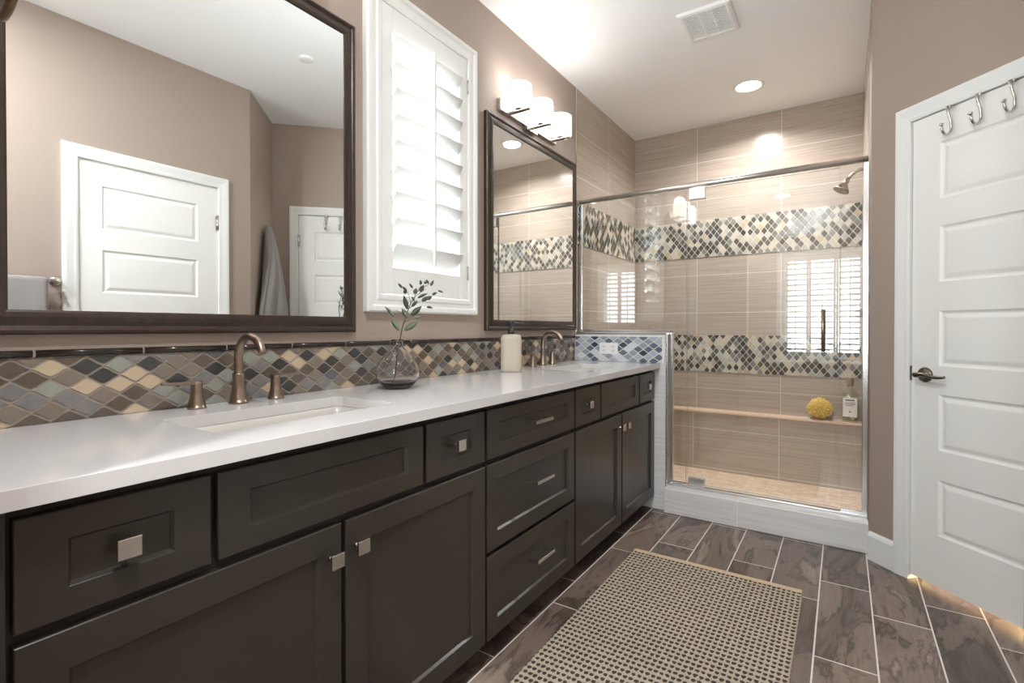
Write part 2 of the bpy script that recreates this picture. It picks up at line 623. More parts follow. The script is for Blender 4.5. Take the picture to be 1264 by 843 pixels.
mb = MB()
mb.box(-0.3, 3.2, -1.4, 3.06, -0.10, 0.0)
struct('floor', mb, M['floor'], 'dark wood-look plank tile floor with pale grout lines', 'floor')
mb = MB()
mb.box(-0.3, XS + 0.2, 3.06, 4.5, -0.10, -0.001)
struct('floor_shower', mb, M['pebble'], 'tan stone mosaic floor inside the shower', 'floor')
mb = MB()
mb.box(-0.3, 3.2, -1.4, 4.5, H, H + 0.1)
struct('ceiling', mb, M['ceiling'], 'flat white painted ceiling', 'ceiling')

W1 = (1.335, 1.893, 1.235, 2.405)     # window over the vanity: y0 y1 z0 z1
mb = MB()
y0, y1, z0, z1 = W1
mb.box(-T, 0, YB - T, y0, 0, H)
mb.box(-T, 0, y1, YT, 0, H)
mb.box(-T, 0, y0, y1, 0, z0)
mb.box(-T, 0, y0, y1, z1, H)
struct('wall_left', mb, M['paint'], 'taupe painted wall behind the vanity, mirrors and shuttered window', 'wall')

W2 = (0.87, 1.73, 0.76, 2.03)
mb = MB()
x0, x1, z0, z1 = W2
mb.box(0, x0, YB - T, YB, 0, H)
mb.box(x1, XW + T, YB - T, YB, 0, H)
mb.box(x0, x1, YB - T, YB, 0, z0)
mb.box(x0, x1, YB - T, YB, z1, H)
struct('wall_back', mb, M['paint'], 'taupe wall with a shuttered window, seen only as a reflection in the shower glass', 'wall')

D1 = (0.939, 1.654, 2.03)
mb = MB()
mb.box(XW, XW + T, YB, D1[0] - 0.012, 0, H)
mb.box(XW, XW + T, D1[0] - 0.012, D1[1] + 0.012, D1[2] + 0.012, H)
mb.box(XW, XW + T, D1[1] + 0.012, P_C[1], 0, H)
struct('wall_right', mb, M['paint'], 'taupe wall opposite the vanity, reflected in the large mirror', 'wall')

s = T * 0.7071
mb = MB()
mb.prism([P_C, P_N, (P_N[0] + s, P_N[1] - s), (P_C[0] + T, P_C[1] - 0.05)], 0, H)
struct('wall_niche', mb, M['paint'], 'short angled taupe wall carrying the robe hooks beside the white door', 'wall')

# the 45 degree wall with the white door: u runs from the shower corner to the niche corner
MD = Matrix(((0.70711, -0.70711, 0, P_D[0]), (-0.70711, -0.70711, 0, P_D[1]), (0, 0, 1, 0), (0, 0, 0, 1)))   # x=u, y=out of the wall, z up
UD0, UD1 = 0.200, 0.795
LD = (Vector(P_N) - Vector(P_D)).length
mb = MB(MD)
mb.box(0, UD0 - 0.012, -T, 0, 0, H)
mb.box(UD1 + 0.012, LD, -T, 0, 0, H)
mb.box(UD0 - 0.012, UD1 + 0.012, -T, 0, 2.042, H)
struct('wall_angled', mb, M['paint'], 'taupe angled wall with the white door beside the shower', 'wall')
# the closet behind that door
mb = MB(MD)
mb.box(-0.02, LD, -1.02, -0.9, 0, H)
mb.box(-0.12, -0.02, -1.02, -T, 0, H)
mb.box(LD, LD + 0.1, -1.02, -T, 0, H)
struct('wall_closet', mb, M['paint'], 'walls of the small closet behind the white door', 'wall')

mb = MB()
mb.box(-T, 0, YT, YS + T, 0, H)
wsl = struct('wall_shower_left', mb, M['tile_y'], 'streaked taupe tile on the left shower wall', 'wall')
mb = MB()
mb.box(0, XS + T, YS, YS + T, 0, H)
wsb = struct('wall_shower_back', mb, M['tile_x'], 'streaked taupe tile back wall of the shower with two mosaic bands', 'wall')
mb = MB()
mb.box(XS, XS + T, 3.22, YS, 0, H)
wsr = struct('wall_shower_right', mb, M['tile_y'], 'streaked taupe tile on the right shower wall', 'wall')
mb = MB()
mb.prism([(XS, 2.97), (XS, 3.22), (XS + T, 3.22), (XS + T, 3.02)], 0, H)
struct('wall_shower_jamb', mb, M['paint'], 'narrow taupe painted wall end where the shower frame meets the wall', 'wall')

# half wall at the end of the vanity, curb and ledge
YH = 3.06
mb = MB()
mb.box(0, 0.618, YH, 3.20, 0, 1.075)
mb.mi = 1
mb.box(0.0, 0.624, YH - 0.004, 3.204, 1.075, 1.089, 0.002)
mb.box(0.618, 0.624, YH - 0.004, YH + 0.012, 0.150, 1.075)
struct('wall_half', mb, [M['tile_daylit'], M['chrome']], 'low tiled half wall between the vanity and the shower', 'wall')
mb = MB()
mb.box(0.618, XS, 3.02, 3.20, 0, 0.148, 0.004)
struct('trim_curb', mb, M['tile_daylit'], 'streaked tile curb with daylight painted in its colour at the foot of the shower door', 'curb')
mb = MB()
mb.box(0, XS, 4.125, YS, 0, 0.452)
mb.mi = 1
mb.box(0, XS, 4.112, YS, 0.452, 0.468, 0.003)
struct('trim_ledge', mb, [M['tile_x'], M['ledge']], 'low tiled ledge with a tan stone top along the shower back wall', 'ledge')


# ---------------------------------------------------------------- mosaic
def clip_poly(poly, u0, u1, v0, v1):
    def cut(p, inside, inter):
        out = []
        for i in range(len(p)):
            a, b = p[i - 1], p[i]
            ia, ib = inside(a), inside(b)
            if ib:
                if not ia:
                    out.append(inter(a, b))
                out.append(b)
            elif ia:
                out.append(inter(a, b))
        return out

    def lerp_u(c):
        return lambda a, b: (c, a[1] + (b[1] - a[1]) * (c - a[0]) / (b[0] - a[0]))

    def lerp_v(c):
        return lambda a, b: (a[0] + (b[0] - a[0]) * (c - a[1]) / (b[1] - a[1]), c)
    for ins, it in ((lambda p: p[0] >= u0, lerp_u(u0)), (lambda p: p[0] <= u1, lerp_u(u1)), (lambda p: p[1] >= v0, lerp_v(v0)), (lambda p: p[1] <= v1, lerp_v(v1))):
        if len(poly) < 3:
            return []
        poly = cut(poly, ins, it)
    return poly


def mosaic(name, fmap, u0, u1, v0, v1, pu, pv, a, b, mats, weights, grout, parent, long_u=True, holes=(), ph=(0, 0), label=None, cat=None):
    """ogee shaped tiles in a staggered lattice over a rectangle; fmap(u, v, out) gives the world point"""
    mb = MB()
    mb.mi = 0
    th = 0.0035
    pts = [fmap(u, v, d) for d in (0, th) for u, v in ((u0, v0), (u1, v0), (u1, v1), (u0, v1))]
    vs = [mb.v(*p) for p in pts]
    mb.f(vs[4:])
    mb.f(vs[:4])
    for i in range(4):
        j = (i + 1) % 4
        mb.f([vs[i], vs[j], vs[4 + j], vs[4 + i]])
    n = 6
    prof = []
    for i in range(-n, n + 1):
        s_ = i / n
        prof.append((s_, 0.5 * 0.5 * (1 + math.cos(math.pi * s_)) + 0.5 * (1 - abs(s_))))
    shape = [(s_ * a, h_ * b) for s_, h_ in prof] + [(s_ * a, -h_ * b) for s_, h_ in reversed(prof[1:-1])]
    if not long_u:
        shape = [(y, x) for x, y in shape]
    iu = int((u1 - u0) / pu) + 3
    iv = int((v1 - v0) / (pv / 2)) + 3
    for j in range(-1, iv):
        for i in range(-1, iu):
            cu = u0 + ph[0] + (i + 0.5 * (j % 2)) * pu
            cv = v0 + ph[1] + j * pv / 2
            if any(h0 - 0.3 * a < cu < h1 + 0.3 * a and g0 < cv < g1 for h0, h1, g0, g1 in holes):
                continue
            poly = clip_poly([(cu + x, cv + y) for x, y in shape], u0, u1, v0, v1)
            if len(poly) < 3:
                continue
            mu = sum(p[0] for p in poly) / len(poly)
            mv = sum(p[1] for p in poly) / len(poly)
            mb.mi = 1 + R.choices(range(len(mats)), weights)[0]
            lo = [mb.v(*fmap(u, v, th - 0.0005)) for u, v in poly]
            top = [mb.v(*fmap(mu + (u - mu) * 0.985, mv + (v - mv) * 0.985, th + 0.0022)) for u, v in poly]
            tilt = R.uniform(-0.0003, 0.0003)
            mb.f(top)
            for k in range(len(poly)):
                q = (k + 1) % len(poly)
                mb.f([lo[k], lo[q], top[q], top[k]])
    return mb.build(name, [grout] + mats, parent)


# backsplash along the vanity wall
bs = thing('mosaic_backsplash', 'warm leaf-shaped mosaic tile backsplash running along the wall behind both sinks', 'backsplash', (0, 1.6, 0.90))
mosaic('mosaic_field', lambda u, v, d: (d, u, v), 0.155, 3.053, 0.9005, 1.050, 0.0658, 0.0486, 0.0315, 0.0190, MOS_WARM, [22, 19, 14, 12, 17, 12, 4], M['grout'], bs, ph=(0.0151, 0.0275))
mb = MB()
js = [0.155, 0.339, 0.549, 0.758, 0.967, 1.179, 1.394, 1.610, 1.82, 2.03, 2.24, 2.45, 2.66, 2.87, 3.053]
for a_, b_ in zip(js[:-1], js[1:]):
    ring = lambda y: [(0.0, y, 1.052), (0.007, y, 1.052), (0.0115, y, 1.055), (0.013, y, 1.060), (0.0115, y, 1.065), (0.007, y, 1.068), (0.0, y, 1.068)]
    mb.mi = 0
    mb.rings([ring(a_ + 0.0025), ring(b_ - 0.0025)], True, True, True)
mb.mi = 1
mb.box(0, 0.004, 0.155, 3.053, 1.050, 1.052)
for y in js[1:-1]:
    mb.box(0.0, 0.009, y - 0.0025, y + 0.0025, 1.053, 1.067)
tag(mb.build('pencil_liner', [M['liner'], M['grout']], bs), 'dark brown glossy pencil liner')
# half-wall mosaic, blue cast of the window light painted in
mbs = thing('half_wall_mosaic', 'leaf-shaped mosaic panel with painted-in blue window light on the half wall around the outlet', 'backsplash', (0.3, YH, 0.90))
OUT = (0.186, 0.312, 0.948, 1.022)
mosaic('mosaic_field', lambda u, v, d: (u, YH - d, v), 0.010, 0.597, 0.9005, 1.062, 0.0658, 0.0486, 0.0315, 0.0190, MOS_DAYLIT, [24, 22, 22, 8, 24], M['grout_light'], mbs, ph=(0.0075, 0.0105))
mb = MB()
mb.box(0.010, 0.606, YH - 0.007, YH, 1.062, 1.069, 0.001)
mb.box(0.597, 0.606, YH - 0.007, YH, 0.9005, 1.062, 0.001)
tag(mb.build('edge_trim', M['white'], mbs), 'white edge trim')
# shower bands
SW = [28, 17, 22, 12, 18, 8]
for z0, z1 in ((1.690, 1.990), (0.765, 1.060)):
    mosaic('mosaic_band', lambda u, v, d: (u, YS - d, v), 0.0, XS, z0, z1, 0.0486, 0.062, 0.0292, 0.0196, MOS_SHOWER, SW, M['grout_light'], wsb, long_u=False, ph=(0.02, 0.012))
    mosaic('mosaic_band', lambda u, v, d: (d, u, v), 3.09, YS - 0.006, z0, z1, 0.0486, 0.062, 0.0292, 0.0196, MOS_SHOWER, SW, M['grout_light'], wsl, long_u=False, ph=(0.0, 0.012))
    mosaic('mosaic_band', lambda u, v, d: (XS - d, u, v), 3.22, YS - 0.006, z0, z1, 0.0486, 0.062, 0.0292, 0.0196, MOS_SHOWER, SW, M['grout_light'], wsr, long_u=False, ph=(0.0, 0.012))
mb = MB()
mb.box(0.0, 0.006, YT - 0.008, YT + 0.004, 1.09, H)
struct('trim_1', mb, M['chrome'], 'slim metal edge strip where the paint meets the shower tile', 'trim')

# ---------------------------------------------------------------- baseboards and door casings
mb = MB(MD)


def base_profile(mb, u0, u1, h=0.135):
    ring = lambda u: [(u, 0, 0), (u, 0.015, 0), (u, 0.015, h - 0.02), (u, 0.011, h - 0.008), (u, 0.005, h), (u, 0, h)]
    mb.rings([ring(u0), ring(u1)], True, True, False)


base_profile(mb, 0.004, 0.133)
struct('baseboard_angled', mb, M['white'], 'short white baseboard between the shower and the white door', 'baseboard')
mb = MB(MD)
base_profile(mb, 0.863, LD - 0.02)
struct('baseboard_niche', mb, M['white'], 'white baseboard on the far side of the angled door', 'baseboard')
MR = Matrix(((0, -1, 0, XW), (1, 0, 0, 0), (0, 0, 1, 0), (0, 0, 0, 1)))      # u = world y, out = -x
mb = MB(MR)
base_profile(mb, YB, 0.874)
base_profile(mb, 1.722, 1.850)
struct('baseboard_right', mb, M['white'], 'white baseboard along the wall opposite the vanity', 'baseboard')


def casing(mb, u0, u1, top, w=0.066, th=0.018):
    """three boards with a stepped profile mitred at the corners, plus the jamb lining and stop"""
    prof = [(0, 0), (0, 0.010), (0.010, 0.013), (0.020, 0.013), (w - 0.016, th), (w - 0.004, th), (w, th - 0.004), (w, 0)]
    pts = []
    for d, h in prof:
        pts.append([(u0 - d, h, 0), (u0 - d, h, top + d), (u1 + d, h, top + d), (u1 + d, h, 0)])
    n = len(prof)
    rings = [[pts[k][i] for k in range(n)] for i in range(4)]
    mb.rings(rings, True, True, False)
    mb.box(u0 - 0.011, u0 - 0.001, -T + 0.01, 0.0, 0, top + 0.010)
    mb.box(u1 + 0.001, u1 + 0.011, -T + 0.01, 0.0, 0, top + 0.010)
    mb.box(u0 - 0.001, u1 + 0.001, -T + 0.01, 0.0, top + 0.001, top + 0.010)
    mb.box(u0 - 0.001, u0 + 0.012, -0.065, -0.052, 0, top + 0.001)
    mb.box(u1 - 0.012, u1 + 0.001, -0.065, -0.052, 0, top + 0.001)
    mb.box(u0 + 0.012, u1 - 0.012, -0.065, -0.052, top - 0.012, top + 0.001)


def door_slab(mat, u0, u1, zb, zt, face, panels, pu0, pu1, th=0.036):
    """five-panel moulded door; face is the depth of its front"""
    mb = MB(mat)
    us = [u0, pu0, pu1, u1]
    y = face
    mb.quad([(u0, y, zb), (pu0, y, zb), (pu0, y, zt), (u0, y, zt)])
    mb.quad([(pu1, y, zb), (u1, y, zb), (u1, y, zt), (pu1, y, zt)])
    edges = [zb] + [z for p in sorted(panels) for z in p] + [zt]
    for k in range(0, len(edges), 2):
        mb.quad([(pu0, y, edges[k]), (pu1, y, edges[k]), (pu1, y, edges[k + 1]), (pu0, y, edges[k + 1])])
    for a, b in panels:
        steps = [(0, 0), (0.008, 0.0065), (0.014, 0.0075), (0.030, 0.0020), (0.036, 0.0015)]
        rr = [[(pu0 + i, y - d, a + i), (pu1 - i, y - d, a + i), (pu1 - i, y - d, b - i), (pu0 + i, y - d, b - i)] for i, d in steps]
        mb.rings(rr, True, False, False)
        mb.quad(rr[-1])
    bk = y - th
    mb.quad([(u0, bk, zb), (u1, bk, zb), (u1, bk, zt), (u0, bk, zt)])
    mb.quad([(u0, y, zb), (u0, bk, zb), (u0, bk, zt), (u0, y, zt)])
    mb.quad([(u1, y, zb), (u1, bk, zb), (u1, bk, zt), (u1, y, zt)])
    mb.quad([(u0, y, zt), (u1, y, zt), (u1, bk, zt), (u0, bk, zt)])
    mb.quad([(u0, y, zb), (u1, y, zb), (u1, bk, zb), (u0, bk, zb)])
    bmesh.ops.remove_doubles(mb.bm, verts=mb.bm.verts[:], dist=1e-5)
    return mb


PANELS = [(0.238, 0.475), (0.600, 0.837), (0.957, 1.190), (1.312, 1.548), (1.662, 1.900)]


def lever_set(mat, parent, u, z, d, face):
    """round rose, neck and a curved lever pointing along d"""
    mb = MB(mat)
    mb.lathe([(0.0325, 0), (0.0325, 0.004), (0.029, 0.008), (0.020, 0.010), (0.0135, 0.014), (0.011, 0.030), (0.011, 0.050), (0.009, 0.056)], (u, face, z), (0, 1, 0), 28)
    path, rad = [], []
    for i in range(15):
        t = i / 14
        path.append((u + d * (-0.008 + 0.118 * t), face + 0.050 - 0.010 * t * t, z + 0.004 * math.sin(t * math.pi * 2)))
        rad.append(0.0105 - 0.0045 * t)
    mb.tube(path, rad, 12)
    return mb.build('door_lever', M['pewter'], parent)


def hinge(mat, parent, u, z, face):
    mb = MB(mat)
    mb.tube([(u, face + 0.006, z - 0.048), (u, face + 0.006, z + 0.048)], 0.0065, 10)
    mb.tube([(u, face + 0.006, z + 0.048), (u, face + 0.006, z + 0.054)], [0.0065, 0.003], 10)
    mb.box(u - 0.012, u + 0.012, face - 0.001, face + 0.002, z - 0.045, z + 0.045)
    return mb.build('hinge', M['satin'], parent)


mb = MB(MR)
casing(mb, D1[0], D1[1], D1[2])
struct('trim_2', mb, M['white'], 'white door casing on the wall opposite the vanity', 'trim')
mb = MB(MD)
casing(mb, UD0, UD1, 2.030)
struct('trim_3', mb, M['white'], 'white door casing around the angled white door', 'trim')
d1 = struct('door_1', door_slab(MR, D1[0] + 0.003, D1[1] - 0.003, 0.004, 2.027, -0.003, PANELS, 1.046, 1.535), M['door'], 'white five-panel door seen in the large mirror, without hooks', 'door')
for z in (0.22, 1.02, 1.80):
    hinge(MR, d1, D1[1] - 0.001, z, 0.0)
lever_set(MR, d1, D1[0] + 0.065, 0.915, 1, -0.003)
d2 = struct('door_2', door_slab(MD, UD0 + 0.003, UD1 - 0.003, 0.022, 2.027, -0.003, PANELS, 0.318, 0.672), M['door'], 'white five-panel door in the angled wall with hooks over its top', 'door')
for z in (0.22, 1.02, 1.82):
    hinge(MD, d2, UD1 - 0.001, z, 0.0)
lever_set(MD, d2, 0.262, 0.915, 1, -0.003)
mb = MB(MD)
mb.box(UD0 - 0.004, UD0 + 0.004, -0.003, 0.0045, 0.886, 0.950, 0.001)
mb.build('latch_plate', M['pewter'], d2)
# warm light left on in the closet, leaking under the door
pl = bpy.data.lights.new('closet_lamp', 'POINT')
pl.energy = 14
pl.color = (1.0, 0.72, 0.35)
pl.shadow_soft_size = 0.03
po = bpy.data.objects.new('closet_lamp', pl)
COL.objects.link(po)
po.location = MD @ Vector((0.50, -0.32, 0.09))

# ---------------------------------------------------------------- window over the vanity and its shutter
win = thing('window_1', 'small window in the vanity wall behind the white shutter', 'window', (-0.1, 1.614, W1[2]), kind='structure')
y0, y1, z0, z1 = W1
mb = MB()
mb.box(-0.105, -0.07, y0, y1, z0, z0 + 0.04)
mb.box(-0.105, -0.07, y0, y1, z1 - 0.04, z1)
mb.box(-0.105, -0.07, y0, y0 + 0.04, z0 + 0.04, z1 - 0.04)
mb.box(-0.105, -0.07, y1 - 0.04, y1, z0 + 0.04, z1 - 0.04)
mb.build('window_frame', M['white'], win)
mb = MB()
mb.box(-0.090, -0.084, y0 + 0.04, y1 - 0.04, z0 + 0.04, z1 - 0.04)
mb.build('window_pane', M['window_glass'], win)


def translucent_white():
    m, N, L, B = new_mat('shutter_slat_white')
    B.inputs['Base Color'].default_value = srgb(240, 241, 239)
    B.inputs['Roughness'].default_value = 0.4
    B.inputs['Transmission Weight'].default_value = 0.0
    B.inputs['Subsurface Weight'].default_value = 0.0
    tl = N.new('ShaderNodeBsdfTranslucent')
    tl.inputs['Color'].default_value = (0.9, 0.9, 0.88, 1)
    mx = N.new('ShaderNodeMixShader')
    mx.inputs['Fac'].default_value = 0.08
    out = N['Material Output']
    L.new(B.outputs[0], mx.inputs[1])
    L.new(tl.outputs[0], mx.inputs[2])
    L.new(mx.outputs[0], out.inputs['Surface'])
    return m


M['slat'] = translucent_white()


def frame_ring(mb, mat_fn, a0, a1, b0, b1, prof):
    """picture-frame moulding: prof = (inset from the outer edge, height)"""
    pts = [[(a0 + d, b0 + d, h), (a1 - d, b0 + d, h), (a1 - d, b1 - d, h), (a0 + d, b1 - d, h)] for d, h in prof]
    n = len(prof)
    rings = [[mat_fn(*pts[k][i]) for k in range(n)] for i in range(4)]
    rings.append(rings[0])
    vr = [[mb.v(*p) for p in r] for r in rings[:4]]
    for i in range(4):
        a, b = vr[i], vr[(i + 1) % 4]
        for k in range(n):
            j = (k + 1) % n
            mb.f([a[k], a[j], b[j], b[k]])


def shutter(root, fm, a0, a1, z0, z1, panels, slat_tilt, pitch, outer, slat='slat', t2=0.0055, stile=0.055, rail_b=0.105, rail_t=0.105, depth=0.030):
    """plantation shutter; fm(a, z, out) -> world.  a0..a1, z0..z1 = outer frame edges"""
    mb = MB()
    frame_ring(mb, lambda a, z, h: fm(a, z, h), a0, a1, z0, z1, [(0, 0), (0, 0.022), (0.006, 0.030), (0.022, 0.030), (0.030, 0.022), (0.046, 0.022), (0.052, 0.028), (outer - 0.006, 0.028), (outer, 0.024), (outer, 0.0)])
    mb.build('shutter_frame', M['white'], root)
    ia0, ia1, iz0, iz1 = a0 + outer + 0.003, a1 - outer - 0.003, z0 + outer + 0.003, z1 - outer - 0.003
    wdt = (ia1 - ia0) / panels
    for p in range(panels):
        pa0 = ia0 + p * wdt + 0.001
        pa1 = ia0 + (p + 1) * wdt - 0.001
        mb = MB()

        def bx(a, b, c, d, h0, h1):
            vs = [mb.v(*fm(x, z, h)) for x in (a, b) for z in (c, d) for h in (h0, h1)]
            for q in ((0, 1, 3, 2), (4, 6, 7, 5), (0, 4, 5, 1), (2, 3, 7, 6), (0, 2, 6, 4), (1, 5, 7, 3)):
                mb.f([vs[i] for i in q])
        bx(pa0, pa0 + stile, iz0, iz1, -0.006, 0.022)
        bx(pa1 - stile, pa1, iz0, iz1, -0.006, 0.022)
        bx(pa0 + stile, pa1 - stile, iz0, iz0 + rail_b, -0.006, 0.022)
        bx(pa0 + stile, pa1 - stile, iz1 - rail_t, iz1, -0.006, 0.022)
        pan = mb.build('shutter_panel', M['white'], root, bevel=0.0015)
        # louvres
        zb, zt = iz0 + rail_b, iz1 - rail_t
        n = max(1, round((zt - zb) / pitch))
        pt = (zt - zb) / n
        mb = MB()
        w2 = pt * 0.56
        for k in range(n):
            zc = zb + (k + 0.5) * pt
            ring = []
            for i in range(16):
                th = 2 * math.pi * i / 16
                lx, lz = w2 * math.cos(th), t2 * math.sin(th)
                ring.append((lx * math.cos(slat_tilt) - lz * math.sin(slat_tilt), lx * math.sin(slat_tilt) + lz * math.cos(slat_tilt)))
            mb.rings([[fm(a, zc + dz, 0.008 + dh) for dh, dz in ring] for a in (pa0 + stile + 0.002, pa1 - stile - 0.002)], True, True, True)
        mb.build('louver_slats', M[slat], pan)
        mb = MB()
        ac = (pa0 + pa1) / 2
        hx = 0.008 + w2 * math.cos(slat_tilt) + 0.008
        bx2 = [(ac - 0.006, hx), (ac + 0.006, hx), (ac + 0.006, hx + 0.010), (ac - 0.006, hx + 0.010)]
        mb.rings([[fm(a, z, h) for a, h in bx2] for z in (zb + 0.02, zt + 0.01)], True, True, False)
        mb.build('tilt_rod', M['white'], pan)
    for z in (iz0 + 0.09, iz1 - 0.16):
        mb = MB()
        p0, p1 = fm(ia1 + 0.001, z, 0.024), fm(ia1 + 0.001, z + 0.065, 0.024)
        mb.tube([p0, p1], 0.004, 10)
        mb.build('hinge', M['satin'], root)


sh = thing('plantation_shutter', 'white plantation shutter with tilted louvers on the wall between the two mirrors', 'shutter', (0, 1.607, 1.18))
shutter(sh, lambda a, z, h: (h, a, z), 1.267, 1.946, 1.180, 2.466, 1, math.radians(52), 0.104, 0.072)

w2 = thing('window_2', 'window in the wall behind the camera, seen only reflected in the shower glass', 'window', (1.33, YB - 0.1, W2[2]), kind='structure')
x0, x1, z0, z1 = W2
mb = MB()
mb.box(x0, x1, YB - 0.105, YB - 0.07, z0, z0 + 0.04)
mb.box(x0, x1, YB - 0.105, YB - 0.07, z1 - 0.04, z1)
mb.box(x0, x0 + 0.04, YB - 0.105, YB - 0.07, z0 + 0.04, z1 - 0.04)
mb.box(x1 - 0.04, x1, YB - 0.105, YB - 0.07, z0 + 0.04, z1 - 0.04)
mb.build('window_frame', M['white'], w2)
mb = MB()
mb.box(x0 + 0.04, x1 - 0.04, YB - 0.090, YB - 0.084, z0 + 0.04, z1 - 0.04)
mb.build('window_pane', M['window_glass'], w2)
sh2 = thing('plantation_shutter', 'white three-panel shutter with level louvers, seen only reflected in the shower glass', 'shutter', (1.30, YB, 0.68))
shutter(sh2, lambda a, z, h: (a, YB + h, z), 0.785, 1.813, 0.672, 2.118, 3, math.radians(18), 0.070, 0.072, slat='white', t2=0.0065, stile=0.027, rail_b=0.062, rail_t=0.062)

# ---------------------------------------------------------------- vanity
XF = 0.55      # front face of doors and drawers
XK = 0.530     # face frame


def shaker(mb, y0, y1, z0, z1, rail_v, rail_h, th=0.019, rec=0.009):
    """front slab with a recessed flat centre panel"""
    b = 0.0015
    x = XF
    outer = [(x - th, y0, z0), (x - th, y1, z0), (x - th, y1, z1), (x - th, y0, z1)]
    loops = [outer]
    for ins, dx in ((0, -b), (b, 0)):
        loops.append([(x + dx, y0 + ins, z0 + ins), (x + dx, y1 - ins, z0 + ins), (x + dx, y1 - ins, z1 - ins), (x + dx, y0 + ins, z1 - ins)])
    for e, dx in ((0, 0), (0.001, -0.001), (0.0055, -rec)):
        loops.append([(x + dx, y0 + rail_v + e, z0 + rail_h + e), (x + dx, y1 - rail_v - e, z0 + rail_h + e), (x + dx, y1 - rail_v - e, z1 - rail_h - e), (x + dx, y0 + rail_v + e, z1 - rail_h - e)])
    mb.rings(loops, True, True, False)
    return mb


def knob(parent, y, z, base=XF - 0.0108):
    mb = MB()
    mb.lathe([(0.008, 0), (0.0060, 0.004), (0.0052, 0.018), (0.0075, 0.0225)], (base, y, z), (1, 0, 0), 14)
    mb.box(base + 0.0225, base + 0.0300, y - 0.0170, y + 0.0170, z - 0.0170, z + 0.0170, 0.002)
    return tag(mb.build('knob', M['satin'], parent), 'square satin nickel knob')


def pull(parent, y, z, ln=0.128):
    mb = MB()
    hx = XF + 0.033
    mb.box(hx - 0.005, hx + 0.005, y - ln / 2, y + ln / 2, z - 0.0065, z + 0.0065, 0.0012)
    for s_ in (-1, 1):
        yy = y + s_ * (ln / 2 - 0.006)
        mb.box(XF - 0.0095, hx, yy - 0.006, yy + 0.006, z - 0.005, z + 0.005, 0.001)
    return tag(mb.build('pull', M['satin'], parent), 'satin nickel bar pull')


def front(cab, kind, y0, y1, z0, z1, rv=0.060, rh=0.045, knob_at=None, pull_at=None):
    mb = shaker(MB(), y0, y1, z0, z1, rv, rh)
    o = mb.build(kind, M['wood'], cab)
    if knob_at:
        knob(o, *knob_at)
    if pull_at:
        pull(o, *pull_at)
    return o


def carcass(cab, y0, y1, kick=True):
    mb = MB()
    mb.box(0.006, XK, y0, y0 + 0.018, 0.085, 0.8695)
    mb.box(0.006, XK, y1 - 0.018, y1, 0.085, 0.8695)
    mb.box(0.006, XK, y0 + 0.018, y1 - 0.018, 0.085, 0.103)
    mb.box(0.006, 0.012, y0 + 0.018, y1 - 0.018, 0.103, 0.8695)
    mb.box(XK - 0.018, XK, y0 + 0.018, y1 - 0.018, 0.103, 0.8695)
    mb.build('body', M['shadow_wood'], cab)
    mb = MB()
    mb.box(0.02, 0.455, y0 + 0.001, y1 - 0.001, 0.0, 0.085)
    mb.build('plinth', M['shadow_wood'], cab)


def cabinet(y0, y1, label, doors, tops):
    c = thing('vanity_cabinet', label, 'cabinet', (0.28, (y0 + y1) / 2, 0), 'vanity base cabinets')
    carcass(c, y0, y1)
    return c


ZT0, ZT1, ZD0, ZD1 = 0.683, 0.847, 0.083, 0.665
c1 = cabinet(0.157, 1.309, 'espresso sink cabinet under the near bronze faucet, at the left end of the vanity', 0, 0)
mb = MB()
mb.box(XK - 0.002, XF, 0.157, 0.186, 0.083, 0.8695, 0.001)
mb.build('end_stile', M['wood'], c1)
front(c1, 'drawer', 0.194, 0.458, ZT0, ZT1, knob_at=(0.326, 0.765))
front(c1, 'false_front', 0.471, 1.016, ZT0, ZT1)
front(c1, 'drawer', 1.030, 1.301, ZT0, ZT1, knob_at=(1.166, 0.765))
front(c1, 'door', 0.194, 0.744, ZD0, ZD1, 0.060, 0.060, knob_at=(0.714, 0.594, XF))
front(c1, 'door', 0.757, 1.303, ZD0, ZD1, 0.060, 0.060, knob_at=(0.787, 0.600, XF))
c2 = cabinet(1.310, 1.957, 'espresso stack of three wide drawers with bar pulls, in the middle of the vanity', 0, 0)
front(c2, 'drawer', 1.316, 1.950, ZT0, ZT1, 0.056, 0.045, pull_at=(1.632, 0.770))
front(c2, 'drawer', 1.316, 1.950, 0.377, 0.665, 0.056, 0.056, pull_at=(1.640, 0.545))
front(c2, 'drawer', 1.316, 1.950, 0.083, 0.362, 0.056, 0.056, pull_at=(1.645, 0.250))
c3 = cabinet(1.958, 3.056, 'espresso sink cabinet against the half wall, at the shower end of the vanity', 0, 0)
front(c3, 'drawer', 1.966, 2.226, ZT0, ZT1, knob_at=(2.098, 0.768))
front(c3, 'false_front', 2.242, 2.772, ZT0, ZT1)
front(c3, 'drawer', 2.788, 3.052, ZT0, ZT1, knob_at=(2.922, 0.768))
front(c3, 'door', 1.966, 2.505, ZD0, ZD1, 0.060, 0.060, knob_at=(2.476, 0.600, XF))
front(c3, 'door', 2.519, 3.052, ZD0, ZD1, 0.060, 0.060, knob_at=(2.552, 0.600, XF))

# worktop with two sink openings
SINKS = [(0.520, 1.020), (2.262, 2.772)]
SX0, SX1 = 0.178, 0.440
mb = MB()
CT0, CT1 = 0.870, 0.900


def loop_edges(bm, pts, z):
    vs = [bm.verts.new((x, y, z)) for x, y in pts]
    return [bm.edges.new((vs[i], vs[(i + 1) % len(vs)])) for i in range(len(vs))], vs


